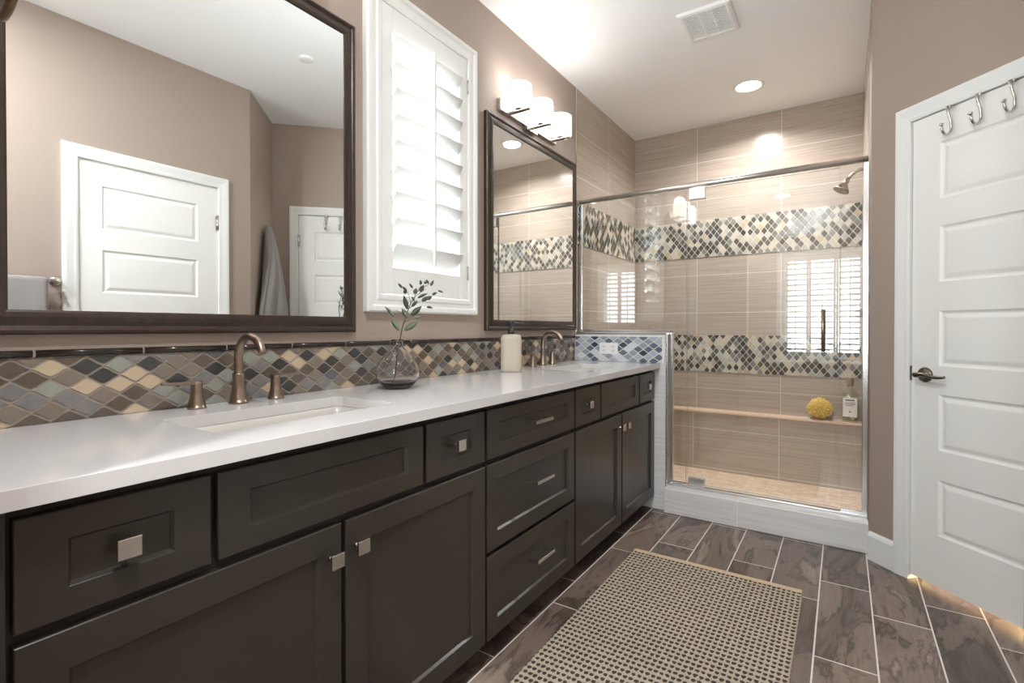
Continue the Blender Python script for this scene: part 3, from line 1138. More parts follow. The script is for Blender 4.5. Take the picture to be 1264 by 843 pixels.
out_e, ov = loop_edges(mb.bm, rrect(0.0065, 0.586, 0.157, 3.0525, 0.003, 2), CT1)
es = list(out_e)
loops = [ov]
for a, b in SINKS:
    e, vv = loop_edges(mb.bm, rrect(SX0, SX1, a, b, 0.022, 6), CT1)
    es += e
    loops.append(vv)
bmesh.ops.triangle_fill(mb.bm, use_beauty=True, edges=es)
top_faces = mb.bm.faces[:]
ret = bmesh.ops.extrude_face_region(mb.bm, geom=top_faces)
for v in [g for g in ret['geom'] if isinstance(g, bmesh.types.BMVert)]:
    v.co.z = CT0
ct = mb.build('countertop', M['quartz'], None, bevel=0.002)
tag(ct, 'white quartz countertop running the whole length of the dark vanity', 'countertop')


def make_sink(a, b, label):
    s_ = thing('undermount_sink', label, 'sink', (0.31, (a + b) / 2, 0.76), 'undermount sinks')
    mb = MB()
    L_ = [(-0.018, 0.8695, 0.03), (-0.018, 0.862, 0.03), (0.004, 0.862, 0.03), (0.008, 0.85, 0.03), (0.014, 0.79, 0.035), (0.03, 0.765, 0.045), (0.07, 0.757, 0.04), (0.11, 0.755, 0.015)]
    # inner surface from rim down
    rings = []
    for ins, z, r in [(-0.018, 0.8695, 0.03), (-0.002, 0.8695, 0.022), (0.004, 0.866, 0.022), (0.008, 0.845, 0.025), (0.014, 0.790, 0.032), (0.030, 0.766, 0.045), (0.070, 0.758, 0.04), (0.110, 0.755, 0.015)]:
        rings.append([(x, y, z) for x, y in rrect(SX0 + ins, SX1 - ins, a + ins, b - ins, r, 6)])
    mb.rings(rings, True, False, True)
    f_ = mb.bm.faces.new([v for v in mb.bm.verts[-28:]])
    # outer shell
    rings = []
    for ins, z, r in [(-0.018, 0.8695, 0.03), (-0.018, 0.860, 0.03), (0.0, 0.858, 0.03), (0.006, 0.785, 0.035), (0.03, 0.752, 0.04), (0.11, 0.745, 0.015)]:
        rings.append([(x, y, z) for x, y in rrect(SX0 + ins, SX1 - ins, a + ins, b - ins, r, 6)])
    mb.rings(rings, True, False, True)
    mb.bm.faces.new([v for v in mb.bm.verts[-28:]])
    mb.build('basin', M['ceramic'], s_)
    mb = MB()
    mb.lathe([(0.024, 0.0), (0.024, 0.003), (0.018, 0.004), (0.016, 0.002)], (0.31, (a + b) / 2, 0.7555), (0, 0, 1), 24)
    mb.build('drain', M['satin'], s_)
    return s_


make_sink(*SINKS[0], 'white rectangular undermount sink in front of the near faucet')
make_sink(*SINKS[1], 'white rectangular undermount sink at the shower end of the counter')


def make_faucet(yc, label):
    fx = 0.062
    z0 = 0.900
    f = thing('widespread_faucet', label, 'faucet', (fx, yc, z0), 'widespread faucets')
    mb = MB()
    mb.lathe([(0.027, 0), (0.027, 0.006), (0.024, 0.008), (0.0235, 0.016), (0.019, 0.032), (0.0165, 0.055), (0.0160, 0.082), (0.0168, 0.083), (0.0168, 0.086), (0.0155, 0.087)], (fx, yc, z0), (0, 0, 1), 28)
    rr = 0.062
    path = [(fx, yc, z0 + 0.084), (fx, yc, z0 + 0.10), (fx, yc, z0 + 0.12)]
    path += arc((fx + rr, yc, z0 + 0.132), (-1, 0, 0), (0, 0, 1), rr, 0, math.radians(166), 22)
    rad = [0.0126, 0.0123, 0.0121] + [0.0120 - 0.0014 * i / 22 for i in range(23)]
    mb.tube(path, rad, 18)
    mb.build('spout', M['nickel'], f)
    for s_ in (-1, 1):
        mb = MB()
        y = yc + s_ * 0.113
        mb.lathe([(0.0235, 0), (0.0235, 0.005), (0.021, 0.007), (0.0205, 0.014), (0.0165, 0.028), (0.0145, 0.048), (0.0140, 0.066), (0.0140, 0.071), (0.012, 0.073)], (fx, y, z0), (0, 0, 1), 24)
        h = mb.build('handle', M['nickel'], f)
        mb = MB()
        rings = []
        for t, w_, th_ in ((-0.013, 0.012, 0.0075), (0.0, 0.0130, 0.0080), (0.03, 0.0090, 0.0065), (0.084, 0.0070, 0.0050)):
            yy = y + s_ * t
            zz = z0 + 0.072 + 0.002 * t / 0.08
            rings.append([(fx - w_, yy, zz - th_), (fx + w_, yy, zz - th_), (fx + w_, yy, zz + th_ * 0.4), (fx - w_, yy, zz + th_ * 0.4)])
        mb.rings(rings, True, True, False)
        mb.build('lever', M['nickel'], h, bevel=0.0015)
    return f


make_faucet(0.765, 'bronze-toned arched faucet with two lever handles at the near sink')
make_faucet(2.525, 'arched faucet with two lever handles at the far sink beside the soap dispenser')


# ---------------------------------------------------------------- mirrors
def make_mirror(y0, y1, z0, z1, label):
    m_ = thing('framed_mirror', label, 'mirror', (0, (y0 + y1) / 2, z0), 'framed vanity mirrors')
    mb = MB()
    frame_ring(mb, lambda a, z, h: (h, a, z), y0, y1, z0, z1, [(0, 0.001), (0, 0.018), (0.004, 0.024), (0.010, 0.026), (0.016, 0.024), (0.020, 0.021), (0.030, 0.026), (0.040, 0.027), (0.050, 0.026), (0.055, 0.024), (0.055, 0.020), (0.048, 0.012), (0.048, 0.001)])
    mb.build('mirror_frame', M['mirror_frame'], m_, bevel=0.001)
    mb = MB()
    mb.box(0.016, 0.022, y0 + 0.050, y1 - 0.050, z0 + 0.050, z1 - 0.050)
    mb.build('mirror_glass', M['mirror_glass'], m_)
    return m_


make_mirror(0.240, 1.218, 1.103, 2.225, 'large bronze-framed mirror above the near sink, reflecting two white doors')
make_mirror(2.030, 3.042, 1.105, 2.218, 'bronze-framed mirror under the lit vanity light, reflecting the tiled shower')


# ---------------------------------------------------------------- vanity lights
def make_vanity_light(yc, label):
    r_ = thing('vanity_light', label, 'wall light', (0, yc, 2.255), 'vanity lights')
    mb = MB()
    mb.box(0.001, 0.022, yc - 0.305, yc + 0.305, 2.262, 2.326, 0.002)
    mb.build('backplate', M['satin'], r_)
    mb = MB()
    mb.box(0.001, 0.034, yc - 0.055, yc + 0.055, 2.238, 2.262, 0.002)
    mb.build('canopy', M['satin'], r_)
    for k in (-1, 0, 1):
        y = yc + k * 0.232
        mb = MB()
        mb.box(0.022, 0.152, y - 0.014, y + 0.014, 2.258, 2.268, 0.0015)
        mb.lathe([(0.024, 0), (0.024, 0.010), (0.012, 0.012)], (0.092, y, 2.268), (0, 0, 1), 20)
        a_ = mb.build('arm', M['satin'], r_)
        mb = MB()
        prof = [(0.030, 0.0), (0.060, 0.001), (0.068, 0.006), (0.070, 0.014), (0.070, 0.118), (0.067, 0.120), (0.066, 0.116), (0.066, 0.014), (0.030, 0.006)]
        mb.lathe(prof, (0.094, y, 2.276), (0, 0, 1), 32, caps=False, sx=0.86, sy=1.0)
        mb.build('lamp_shade', M['shade'], r_)
        l = bpy.data.lights.new('vanity_bulb', 'POINT')
        l.energy = VANITY_W
        l.color = (1.0, 0.97, 0.95)
        l.shadow_soft_size = 0.055
        lo = bpy.data.objects.new('vanity_bulb', l)
        COL.objects.link(lo)
        lo.parent = r_
        lo.location = Vector((0.10, y, 2.425)) - world_loc(r_)
    return r_


VANITY_W = 0.65
make_vanity_light(2.455, 'lit three-shade vanity light with frosted glass above the mirror by the shower')
make_vanity_light(0.745, 'second three-shade vanity light above the large mirror, seen reflected in the shower glass')


# ---------------------------------------------------------------- ceiling fixtures
def downlight(x, y, power, color, label, spread):
    d = thing('recessed_or_fill_downlight', label, 'ceiling light', (x, y, H), 'recessed downlights')
    mb = MB()
    mb.lathe([(0.076, 0.0), (0.098, 0.0), (0.098, -0.003), (0.090, -0.006), (0.078, -0.004), (0.076, 0.0)], (x, y, H), (0, 0, 1), 40, caps=False)
    mb.build('trim_ring', M['plastic'], d)
    mb = MB()
    mb.lathe([(0.0765, 0.0), (0.0765, -0.0015)], (x, y, H), (0, 0, 1), 40)
    mb.build('lens', M['lens'], d)
    area_light('downlight_lamp', (x, y, H - 0.012), (0, 0, 0), 0.14, 0.14, power, color, shape='DISK', spread=math.radians(spread))


for i, (x, y, p, c) in enumerate(CAN_AND_FILL_SPOTS):
    downlight(x, y, p, c, ['lit recessed downlight in the ceiling over the shower', 'added fill downlight, unseen, in the ceiling above the near sink area', 'added fill downlight, unseen, in the ceiling near the rear window'][i], [150, 180, 180][i])

v = thing('ceiling_vent', 'white square exhaust fan grille on the ceiling before the shower', 'vent', (0.915, 2.80, H))
vx0, vx1, vy0, vy1 = 0.785, 1.050, 2.655, 2.945
mb = MB()
frame_ring(mb, lambda a, b, h: (a, b, H - h), vx0, vx1, vy0, vy1, [(0, 0.0), (0.0, 0.004), (0.006, 0.014), (0.018, 0.018), (0.030, 0.016), (0.034, 0.012), (0.034, 0.0)])
mb.build('grille_frame', M['plastic'], v)
mb = MB()
n = 14
for i in range(n):
    y = vy0 + 0.036 + (vy1 - vy0 - 0.072) * (i + 0.5) / n
    mb.box(vx0 + 0.034, vx1 - 0.034, y - 0.0030, y + 0.0030, H - 0.015, H - 0.010)
for xx in (0.885, 0.950):
    mb.box(xx - 0.003, xx + 0.003, vy0 + 0.034, vy1 - 0.034, H - 0.0125, H - 0.004)
mb.build('grille_slats', M['plastic'], v)
mb = MB()
mb.box(vx0 + 0.034, vx1 - 0.034, vy0 + 0.034, vy1 - 0.034, H - 0.002, H)
mb.build('grille_backing', M['vent_dark'], v)

mb = MB()
mb.lathe([(0.044, 0), (0.044, -0.004), (0.036, -0.010), (0.020, -0.013), (0.001, -0.0135)], (1.245, 1.84, H), (0, 0, 1), 28)
tag(mb.build('sprinkler_cover', M['plastic']), 'small round white cover on the ceiling, reflected in the large mirror', 'sprinkler')

# ---------------------------------------------------------------- shower enclosure
YG = 3.13
GT = 0.005     # half thickness of the glass
ZR = 1.978
en = thing('shower_enclosure', 'frameless glass shower enclosure with a brushed metal header rail', 'shower', (0.9, YG, 0.148))
mb = MB()
mb.box(0.0065, XS - 0.0065, YG - 0.013, YG + 0.013, ZR - 0.004, ZR + 0.012, 0.004)
mb.tube([(0.0065, YG, ZR + 0.004), (XS - 0.0065, YG, ZR + 0.004)], 0.0165, 20)
mb.build('header_rail', M['steel'], en)
mb = MB()
mb.box(XS - 0.027, XS - 0.002, YG - 0.014, YG + 0.014, 0.168, ZR - 0.014, 0.002)
mb.build('wall_channel', M['chrome'], en)
mb = MB()
mb.box(0.0065, 0.026, YG - 0.012, YG + 0.012, 1.106, ZR - 0.014, 0.002)
mb.build('wall_channel', M['chrome'], en)
mb = MB()
mb.box(0.010, 0.624, YG - 0.012, YG + 0.012, 1.0895, 1.106, 0.002)
mb.box(0.6245, 0.646, YG - 0.014, YG + 0.014, 0.168, 1.106, 0.002)
mb.build('notch_channel', M['chrome'], en)
mb = MB()
mb.box(0.6245, XS - 0.002, YG - 0.020, YG + 0.016, 0.1485, 0.160, 0.002)
mb.box(0.6245, 0.735, YG - 0.010, YG + 0.010, 0.160, 0.168)
mb.box(1.512, XS - 0.002, YG - 0.012, YG + 0.012, 0.160, 0.172, 0.001)
mb.build('threshold', M['chrome'], en)


def glass_panel(name, polys, parent):
    mb = MB()
    for poly in polys:
        a = [mb.v(x, YG - GT, z) for x, z in poly]
        b = [mb.v(x, YG + GT, z) for x, z in poly]
        mb.mi = 0
        mb.f(a)
        mb.f(list(reversed(b)))
        mb.mi = 1
        for i in range(len(poly)):
            j = (i + 1) % len(poly)
            mb.f([a[i], a[j], b[j], b[i]])
    return mb.build(name, [M['glass'], M['glass_edge']], parent)


glass_panel('fixed_pane', [[(0.020, 1.100), (0.640, 1.100), (0.640, 0.168), (0.722, 0.168), (0.722, ZR - 0.005), (0.020, ZR - 0.005)]], en)
glass_panel('fixed_pane', [[(1.510, 0.170), (1.612, 0.170), (1.612, ZR - 0.005), (1.510, ZR - 0.005)]], en)
dr = glass_panel('door', [[(0.728, 0.172), (1.502, 0.172), (1.502, ZR - 0.022), (0.728, ZR - 0.022)]], en)
for z0, z1 in ((1.893, 1.958), (0.150, 0.212)):
    mb = MB()
    for s_ in (-1, 1):
        mb.box(0.738, 0.832, YG + s_ * 0.0105 - 0.0055, YG + s_ * 0.0105 + 0.0055, z0 if z0 > 1 else 0.160, z1, 0.002)
    if z0 > 1:
        mb.box(0.738, 0.832, YG - 0.006, YG + 0.006, 1.9565, 1.966)
        mb.box(0.765, 0.805, YG - 0.008, YG + 0.008, 1.958, 1.976)
    mb.build('hinge', M['steel'], dr)
mb = MB()
for s_ in (-1, 1):
    yy = YG + s_ * 0.042
    mb.tube([(1.432, yy, 0.992), (1.432, yy, 1.216)], 0.0095, 16)
    for z in (1.030, 1.178):
        mb.tube([(1.432, YG + s_ * GT, z), (1.432, yy, z)], 0.007, 12)
mb.build('handle', M['nickel'], dr)

# shower fittings
sh_ = thing('showerhead', 'brushed metal shower head on a curved arm, high on the right shower wall', 'showerhead', (XS, 3.68, 2.06))
mb = MB()
mb.lathe([(0.030, 0), (0.030, 0.004), (0.022, 0.010), (0.012, 0.014)], (XS, 3.68, 2.075), (-1, 0, 0), 24)
mb.build('flange', M['nickel'], sh_)
mb = MB()
mb.tube([(XS, 3.68, 2.075), (XS - 0.03, 3.68, 2.075), (XS - 0.055, 3.68, 2.065), (XS - 0.075, 3.68, 2.045), (XS - 0.092, 3.68, 2.022)], 0.0095, 14)
mb.build('arm', M['nickel'], sh_)
mb = MB()
ax = Vector((-0.45, -0.15, -0.88))
c_ = Vector((XS - 0.092, 3.68, 2.024))
mb.lathe([(0.008, -0.004), (0.015, 0.002), (0.018, 0.012), (0.014, 0.022), (0.018, 0.030), (0.034, 0.052), (0.044, 0.066), (0.045, 0.074), (0.040, 0.077)], c_, ax, 28)
mb.build('spray_head', M['nickel'], sh_)

sv = thing('shower_valve', 'metal shower control with a lever on the right shower wall', 'shower valve', (XS, 3.70, 1.21))
mb = MB()
mb.lathe([(0.075, 0), (0.075, 0.004), (0.066, 0.010), (0.030, 0.012), (0.026, 0.040), (0.020, 0.046)], (XS, 3.70, 1.21), (-1, 0, 0), 32)
mb.build('escutcheon', M['nickel'], sv)
mb = MB()
mb.tube([(XS - 0.040, 3.70, 1.21), (XS - 0.044, 3.66, 1.20), (XS - 0.046, 3.61, 1.19)], [0.010, 0.009, 0.006], 12)
mb.build('lever', M['nickel'], sv)

# bath puff
mb = MB()
pc = Vector((1.385, 4.172, 0.468 + 0.070))
mb2 = bmesh.ops.create_icosphere(mb.bm, subdivisions=3, radius=0.055, matrix=Matrix.Translation(pc))
for i in range(330):
    zc = 1 - 2 * (i + 0.5) / 330
    ph = i * 2.399963
    rr = math.sqrt(1 - zc * zc)
    d = Vector((rr * math.cos(ph), rr * math.sin(ph), zc))
    t = d.orthogonal().normalized()
    t.rotate(Matrix.Rotation(R.uniform(0, 6.28), 3, d))
    ln = 0.078 + R.uniform(-0.006, 0.008)
    sq = 1.0 if d.z > -0.5 else 0.82
    base = pc + d * 0.045
    tip = pc + d * ln * sq + t * R.uniform(-0.012, 0.012)
    tip.z = max(tip.z, 0.4705)
    base.z = max(base.z, 0.474)
    mid = (base + tip) / 2 + t * R.uniform(-0.006, 0.006)
    mid.z = max(mid.z, 0.472)
    tip.y = min(tip.y, YS - 0.002)
    mb.tube([tuple(base), tuple(mid), tuple(tip)], [0.0050, 0.0048, 0.0034], 6)
tag(mb.build('bath_puff', M['sponge']), 'fluffy yellow bath puff on the shower ledge', 'bath sponge')

# bottle
bx_, by_ = 1.562, 4.176
bt = thing('glass_bottle', 'clear square bottle with a white label and brown stopper on the shower ledge', 'bottle', (bx_, by_, 0.468))


def rr_ring(hw, hd, r, z):
    return [(x, y, z) for x, y in rrect(bx_ - hw, bx_ + hw, by_ - hd, by_ + hd, r, 5)]


mb = MB()
prof = [(0.044, 0.032, 0.010, 0.0), (0.046, 0.034, 0.012, 0.006), (0.046, 0.034, 0.012, 0.185), (0.040, 0.029, 0.015, 0.205), (0.020, 0.019, 0.0185, 0.222), (0.015, 0.015, 0.0149, 0.232), (0.015, 0.015, 0.0149, 0.250)]
mb.rings([rr_ring(a, b, r, 0.468 + z) for a, b, r, z in prof], True, True, True)
mb.build('body', M['bottle_glass'], bt)
mb = MB()
mb.rings([rr_ring(a, b, r, 0.468 + z) for a, b, r, z in [(0.041, 0.029, 0.010, 0.010), (0.042, 0.030, 0.010, 0.016), (0.042, 0.030, 0.010, 0.150)]], True, True, False)
mb.build('liquid', thin_glass('bath_oil_clear', (0.90, 0.89, 0.80), f0=0.02), bt)
mb = MB()
mb.lathe([(0.019, 0.247), (0.020, 0.252), (0.020, 0.300), (0.018, 0.304)], (bx_, by_, 0.468), (0, 0, 1), 20)
mb.build('stopper', M['cork'], bt)
mb = MB()
yl = by_ - 0.034
mb.box(bx_ - 0.041, bx_ + 0.041, yl - 0.0012, yl, 0.468 + 0.038, 0.468 + 0.168)
lb = mb.build('paper_label', M['label'], bt)
for z, hw, hh in ((0.152, 0.026, 0.0045), (0.133, 0.030, 0.0016), (0.124, 0.030, 0.0016), (0.115, 0.022, 0.0016), (0.072, 0.005, 0.005)):
    mb = MB()
    mb.box(bx_ - hw, bx_ + hw, yl - 0.0016, yl - 0.0012, 0.468 + z - hh, 0.468 + z + hh)
    mb.build('lettering', M['ink'], lb)

# ---------------------------------------------------------------- outlet
ol = thing('wall_outlet', 'white double electrical outlet plate on the mosaic half wall', 'outlet', (0.249, YH - 0.006, 0.985))
mb = MB()
mb.box(OUT[0], OUT[1], YH - 0.0115, YH - 0.0062, OUT[2], OUT[3], 0.002)
mb.build('cover_plate', M['plastic'], ol)
for cx in (0.2175, 0.2805):
    mb = MB()
    mb.mi = 0
    mb.box(cx - 0.024, cx + 0.024, YH - 0.0135, YH - 0.0115, 0.954, 1.016, 0.001)
    mb.mi = 1
    for zz in (0.971, 0.999):
        mb.box(cx - 0.008, cx - 0.0055, YH - 0.0139, YH - 0.0134, zz - 0.004, zz + 0.006)
        mb.box(cx + 0.0055, cx + 0.008, YH - 0.0139, YH - 0.0134, zz - 0.004, zz + 0.006)
        mb.lathe([(0.0025, 0), (0.0025, 0.0005)], (cx, YH - 0.0134, zz - 0.008), (0, -1, 0), 10)
    mb.build('socket', [M['plastic'], M['slot']], ol)

# ---------------------------------------------------------------- soap dispenser
sx_, sy_ = 0.149, 2.058
sd = thing('soap_dispenser', 'cream speckled soap dispenser with a dark pump on the counter', 'soap dispenser', (sx_, sy_, 0.90))
mb = MB()
ang = math.radians(33)
RM = Matrix.Translation((sx_, sy_, 0.90)) @ Matrix.Rotation(ang, 4, 'Z')
mb = MB(RM)
rg = lambda hw, hd, r, z: [(x, y, z) for x, y in rrect(-hw, hw, -hd, hd, r, 6)]
mb.rings([rg(0.046, 0.030, 0.022, 0.0), (rg(0.050, 0.034, 0.026, 0.004)), rg(0.051, 0.035, 0.027, 0.02), rg(0.051, 0.035, 0.027, 0.160), rg(0.049, 0.033, 0.027, 0.174), rg(0.043, 0.028, 0.024, 0.183), rg(0.020, 0.018, 0.0175, 0.187)], True, True, True)
mb.build('body', M['soap'], sd)
mb = MB(RM)
mb.lathe([(0.017, 0.186), (0.017, 0.208), (0.008, 0.210), (0.008, 0.228), (0.0155, 0.230), (0.0155, 0.250), (0.012, 0.254)], (0, 0, 0), (0, 0, 1), 20)
mb.tube([(0, 0, 0.240), (0.030, 0.0, 0.241), (0.062, 0.0, 0.240), (0.066, 0.0, 0.234)], [0.0055, 0.005, 0.0042, 0.0035], 10)
mb.build('pump', M['black'], sd)

# ---------------------------------------------------------------- vase and olive branch
vx, vy, vz = 0.176, 1.276, 0.900
vs_ = thing('bud_vase', 'round smoky clear glass bud vase holding an olive branch on the counter', 'vase', (vx, vy, vz))
mb = MB()
prof_o = [(0.002, 0.0), (0.044, 0.0), (0.052, 0.006), (0.066, 0.022), (0.076, 0.042), (0.0785, 0.060), (0.075, 0.080), (0.064, 0.102), (0.048, 0.121), (0.033, 0.136), (0.0235, 0.147), (0.0205, 0.157), (0.0205, 0.172), (0.0225, 0.176)]
prof_i = [(0.0205, 0.176), (0.0180, 0.170), (0.0180, 0.157), (0.0210, 0.147), (0.0305, 0.135), (0.0455, 0.119), (0.0615, 0.100), (0.0725, 0.079), (0.0760, 0.060), (0.0735, 0.043), (0.063, 0.025), (0.048, 0.014), (0.002, 0.012)]
mb.lathe(prof_o + prof_i, (vx, vy, vz), (0, 0, 1), 48, caps=False)
mb.build('body', M['vase_glass'], vs_)
mb = MB()
mb.lathe([(0.001, 0.0005), (0.042, 0.0005), (0.050, 0.0065), (0.060, 0.0185), (0.0455, 0.0125), (0.001, 0.0115)], (vx, vy, vz), (0, 0, 1), 40, caps=False)
tag(mb.build('thick_base', M['vase_base'], vs_), 'dark thick glass base')
mb = MB()
mb.lathe([(0.001, 0.0125), (0.046, 0.0145), (0.061, 0.0255), (0.0695, 0.040), (0.0690, 0.0402), (0.001, 0.0402)], (vx, vy, vz), (0, 0, 1), 40, caps=False)
mb.build('water', thin_glass('still_water', (0.84, 0.83, 0.82), f0=0.03), vs_)

br = thing('olive_branch', 'cut olive branch with grey-green leaves standing in the smoky bud vase', 'plant', (vx, vy, vz + 0.02))
# plane facing the camera through the vase: e = along the picture, n = away from the camera
e_ = Vector((0.833, 0.553, 0))
n_ = Vector((-0.553, 0.833, 0))


def bp_(dx, z, dn=0.0):
    return Vector((vx, vy, 0)) + e_ * dx + n_ * dn + Vector((0, 0, z))


PXM = 1.806 / 615.7      # metres per photo pixel at the vase


def from_px(x, y, dn=0.0):
    return bp_((x - 491.5) * PXM, 0.900 + (479.5 - y) * PXM, dn)


stem_px = [(487, 468), (489.5, 445), (493.5, 420), (497, 405), (502, 392), (508, 376), (514, 364), (520, 353)]
mb = MB()
pts = [tuple(from_px(x, y, 0.012 * math.sin(i))) for i, (x, y) in enumerate(stem_px)]
pts[0] = tuple(from_px(487, 471, 0))
mb.tube(pts, [0.0022, 0.0022, 0.0021, 0.002, 0.0018, 0.0016, 0.0013, 0.001], 8)
for a, b in (((502, 392), (487, 382)), ((508, 376), (503, 360)), ((506, 381), (520, 372)), ((512, 368), (526, 357)), ((517, 360), (532, 350)), ((500, 398), (515, 393))):
    mb.tube([tuple(from_px(*a, 0.0)), tuple(from_px((a[0] + b[0]) / 2, (a[1] + b[1]) / 2 - 1, 0.004)), tuple(from_px(*b, 0.008))], [0.0011, 0.0009, 0.0006], 6)
mb.build('stem', M['stem'], br)
# leaves: (base px, tip px, width px, depth offset, dark?)
LV = [((494, 408), (484, 394), 6.0, -0.01, 0), ((486, 391), (475, 378), 4.6, 0.02, 0), ((501, 408), (519, 396), 6.5, -0.02, 0), ((504, 393), (496, 381), 5.6, 0.01, 0),
      ((508, 389), (520, 378), 6.0, 0.02, 1), ((504, 382), (500, 365), 5.2, -0.015, 1), ((509, 379), (516, 371), 4.0, 0.0, 1), ((516, 368), (528, 362), 3.2, 0.01, 1),
      ((520, 361), (524, 352), 5.0, -0.01, 1), ((521, 372), (529, 366), 5.0, 0.02, 1), ((527, 370), (534, 366), 4.5, 0.0, 1), ((512, 372), (508, 366), 3.6, 0.012, 1),
      ((512, 363), (514, 356), 4.5, 0.01, 1), ((520, 352), (520, 346), 3.2, 0.0, 1), ((524, 350), (529, 347), 3.2, 0.01, 1), ((532, 353), (535, 346), 3.0, 0.015, 1),
      ((510, 356), (506, 350), 2.4, 0.0, 1), ((503, 360), (498, 354), 3.0, -0.01, 1), ((497, 356), (493, 350), 2.6, -0.01, 1), ((500, 363), (503, 358), 4.0, -0.01, 1),
      ((534, 364), (539, 361), 3.2, 0.02, 1), ((541, 359), (547, 361), 2.0, 0.02, 1), ((527, 379), (533, 380), 3.0, 0.03, 1), ((512, 393), (519, 391), 3.4, 0.02, 0), ((530, 351), (527, 345), 2.6, 0.0, 1)]
mb = MB()
for (b0, t0, w_, dn, dk) in LV:
    a = from_px(*b0, dn * 0.3)
    t = from_px(*t0, dn)
    ax_ = t - a
    ln = ax_.length
    ax_.normalize()
    nn = (n_ * 0.8 + Vector((0, 0, 0.35)) + e_ * R.uniform(-0.4, 0.4)).normalized()
    sd_ = ax_.cross(nn).normalized()
    up = sd_.cross(ax_)
    W_ = w_ * PXM * 0.55
    rows = []
    mb.mi = dk
    for i in range(8):
        s_ = i / 7
        wd = W_ * math.sin(math.pi * min(1, 0.06 + 0.94 * s_) ** 0.85) + 0.0004
        c = a + ax_ * (ln * s_) - up * (0.10 * ln * s_ * s_)
        rows.append([tuple(c - sd_ * wd + up * 0.15 * wd), tuple(c - up * 0.0004), tuple(c + sd_ * wd + up * 0.15 * wd), tuple(c + up * 0.0006)])
    mb.rings(rows, True, True, True)
mb.build('leaves', [M['leaf'], M['leaf_dark']], br)

# ---------------------------------------------------------------- rug
RX0, RX1, RY0, RY1 = 0.650, 1.383, 1.180, 2.405
PXR, PYR = 0.0185, 0.0258
rug = thing('woven_rug', 'beige woven rug with rows of dark dots on the plank floor', 'rug', (RX0, RY0, 0))
mb = MB()
nx, ny = 200, 240
grid = []
for j in range(ny + 1):
    row = []
    for i in range(nx + 1):
        x = RX0 + (RX1 - RX0) * i / nx
        y = RY0 + (RY1 - RY0) * j / ny
        u, v_ = (x - RX0) / PXR, (y - RY0) / PYR
        cu, cv = math.cos(2 * math.pi * u), math.cos(2 * math.pi * v_)
        h = 0.0085 + 0.0016 * cv * (0.5 + 0.5 * cu) - 0.0012 * (1 - cv) * 0.5 + 0.0012 * math.cos(math.pi * u) * math.cos(math.pi * v_)
        e1 = min(i, nx - i) / nx
        if min(i, nx - i) == 0 or j == 0:
            h = 0.0015
        wob = 0.0015 * math.sin(v_ * 6.283) if i in (0, nx) else 0
        row.append(mb.v(x + wob, y, h))
    grid.append(row)
for j in range(ny):
    for i in range(nx):
        mb.f([grid[j][i], grid[j][i + 1], grid[j + 1][i + 1], grid[j + 1][i]], True)
bw = [mb.v(x, y, 0.0005) for x, y in ((RX0, RY0), (RX1, RY0), (RX1, RY1), (RX0, RY1))]
mb.f(list(reversed(bw)))
mb.build('woven_field', rug_material(RX0, RY0, PXR, PYR), rug, recalc=False)
mb = MB()
mb.box(RX0 + 0.002, RX1 - 0.002, RY1 - 0.001, RY1 + 0.026, 0.0005, 0.010, 0.004)
M['hem'] = plain('rug_hem', srgb(196, 172, 144), 0.95, noise=0.1, nscale=300, bump=0.4, bscale=400)
tag(mb.build('hem', M['hem'], rug), 'tan hem band')
mb = MB()
mb.box(RX0 + 0.002, RX1 - 0.002, RY0 - 0.026, RY0 + 0.001, 0.0005, 0.010, 0.004)
tag(mb.build('hem', M['hem'], rug), 'tan hem band')


# ---------------------------------------------------------------- hooks over the angled door
def door_hook(u, label):
    h = thing('over_door_hook', label, 'hook', MD @ Vector((u, 0, 2.0)), 'hooks over the angled door')
    mb = MB(MD)
    f0 = -0.003
    # flat strap over the door top
    mb.box(u - 0.010, u + 0.010, -0.0400, f0 + 0.0245, 2.0275, 2.0292)
    mb.box(u - 0.010, u + 0.010, f0 + 0.0218, f0 + 0.0245, 2.018, 2.0292)
    mb.build('strap', M['satin'], h)
    mb = MB(MD)
    p = [(u, f0 + 0.0232, 2.026), (u, f0 + 0.022, 2.000), (u, f0 + 0.008, 1.968), (u, f0 + 0.0065, 1.940)]
    p += [(u, f0 + 0.0065 + 0.024 * (1 - math.cos(t)), 1.940 - 0.030 * math.sin(t)) for t in [math.pi * k / 10 for k in range(1, 10)]]
    p += [(u, f0 + 0.056, 1.948)]
    mb.tube(p, 0.0048, 10)
    mb.lathe([(0.006, 0), (0.0085, 0.003), (0.0085, 0.007), (0.005, 0.010)], (u, f0 + 0.056, 1.944), (0, 0.35, 1), 14)
    mb.build('hook_wire', M['satin'], h)


door_hook(0.365, 'metal hook over the angled door, nearest the shower')
door_hook(0.474, 'metal hook over the angled door, middle one of three')
door_hook(0.585, 'metal hook over the angled door, nearest the hinges')

# ---------------------------------------------------------------- towel ring at the end wall
mb = MB()
mb.box(0.0, 0.62, 0.03, 0.15, 0, H)
struct('wall_end', mb, M['paint'], 'taupe end wall closing the left end of the vanity', 'wall')
tr = thing('towel_ring', 'dark bronze towel ring at the left edge of the large mirror', 'towel ring', (0.42, 0.15, 1.70))
mb = MB()
mb.lathe([(0.028, 0), (0.028, 0.006), (0.018, 0.012), (0.009, 0.016), (0.009, 0.066)], (0.42, 0.15, 1.765), (0, 1, 0), 24)
mb.build('mount', M['dark_metal'], tr)
mb = MB()
mb.tube(arc((0.42, 0.216, 1.690), (1, 0, 0), (0, 0, 1), 0.080, 0, 2 * math.pi * 0.999, 48), 0.0065, 12, caps=False)
mb.build('ring', plain('aged_bronze', srgb(126, 108, 82), 0.4, metal=0.7), tr)

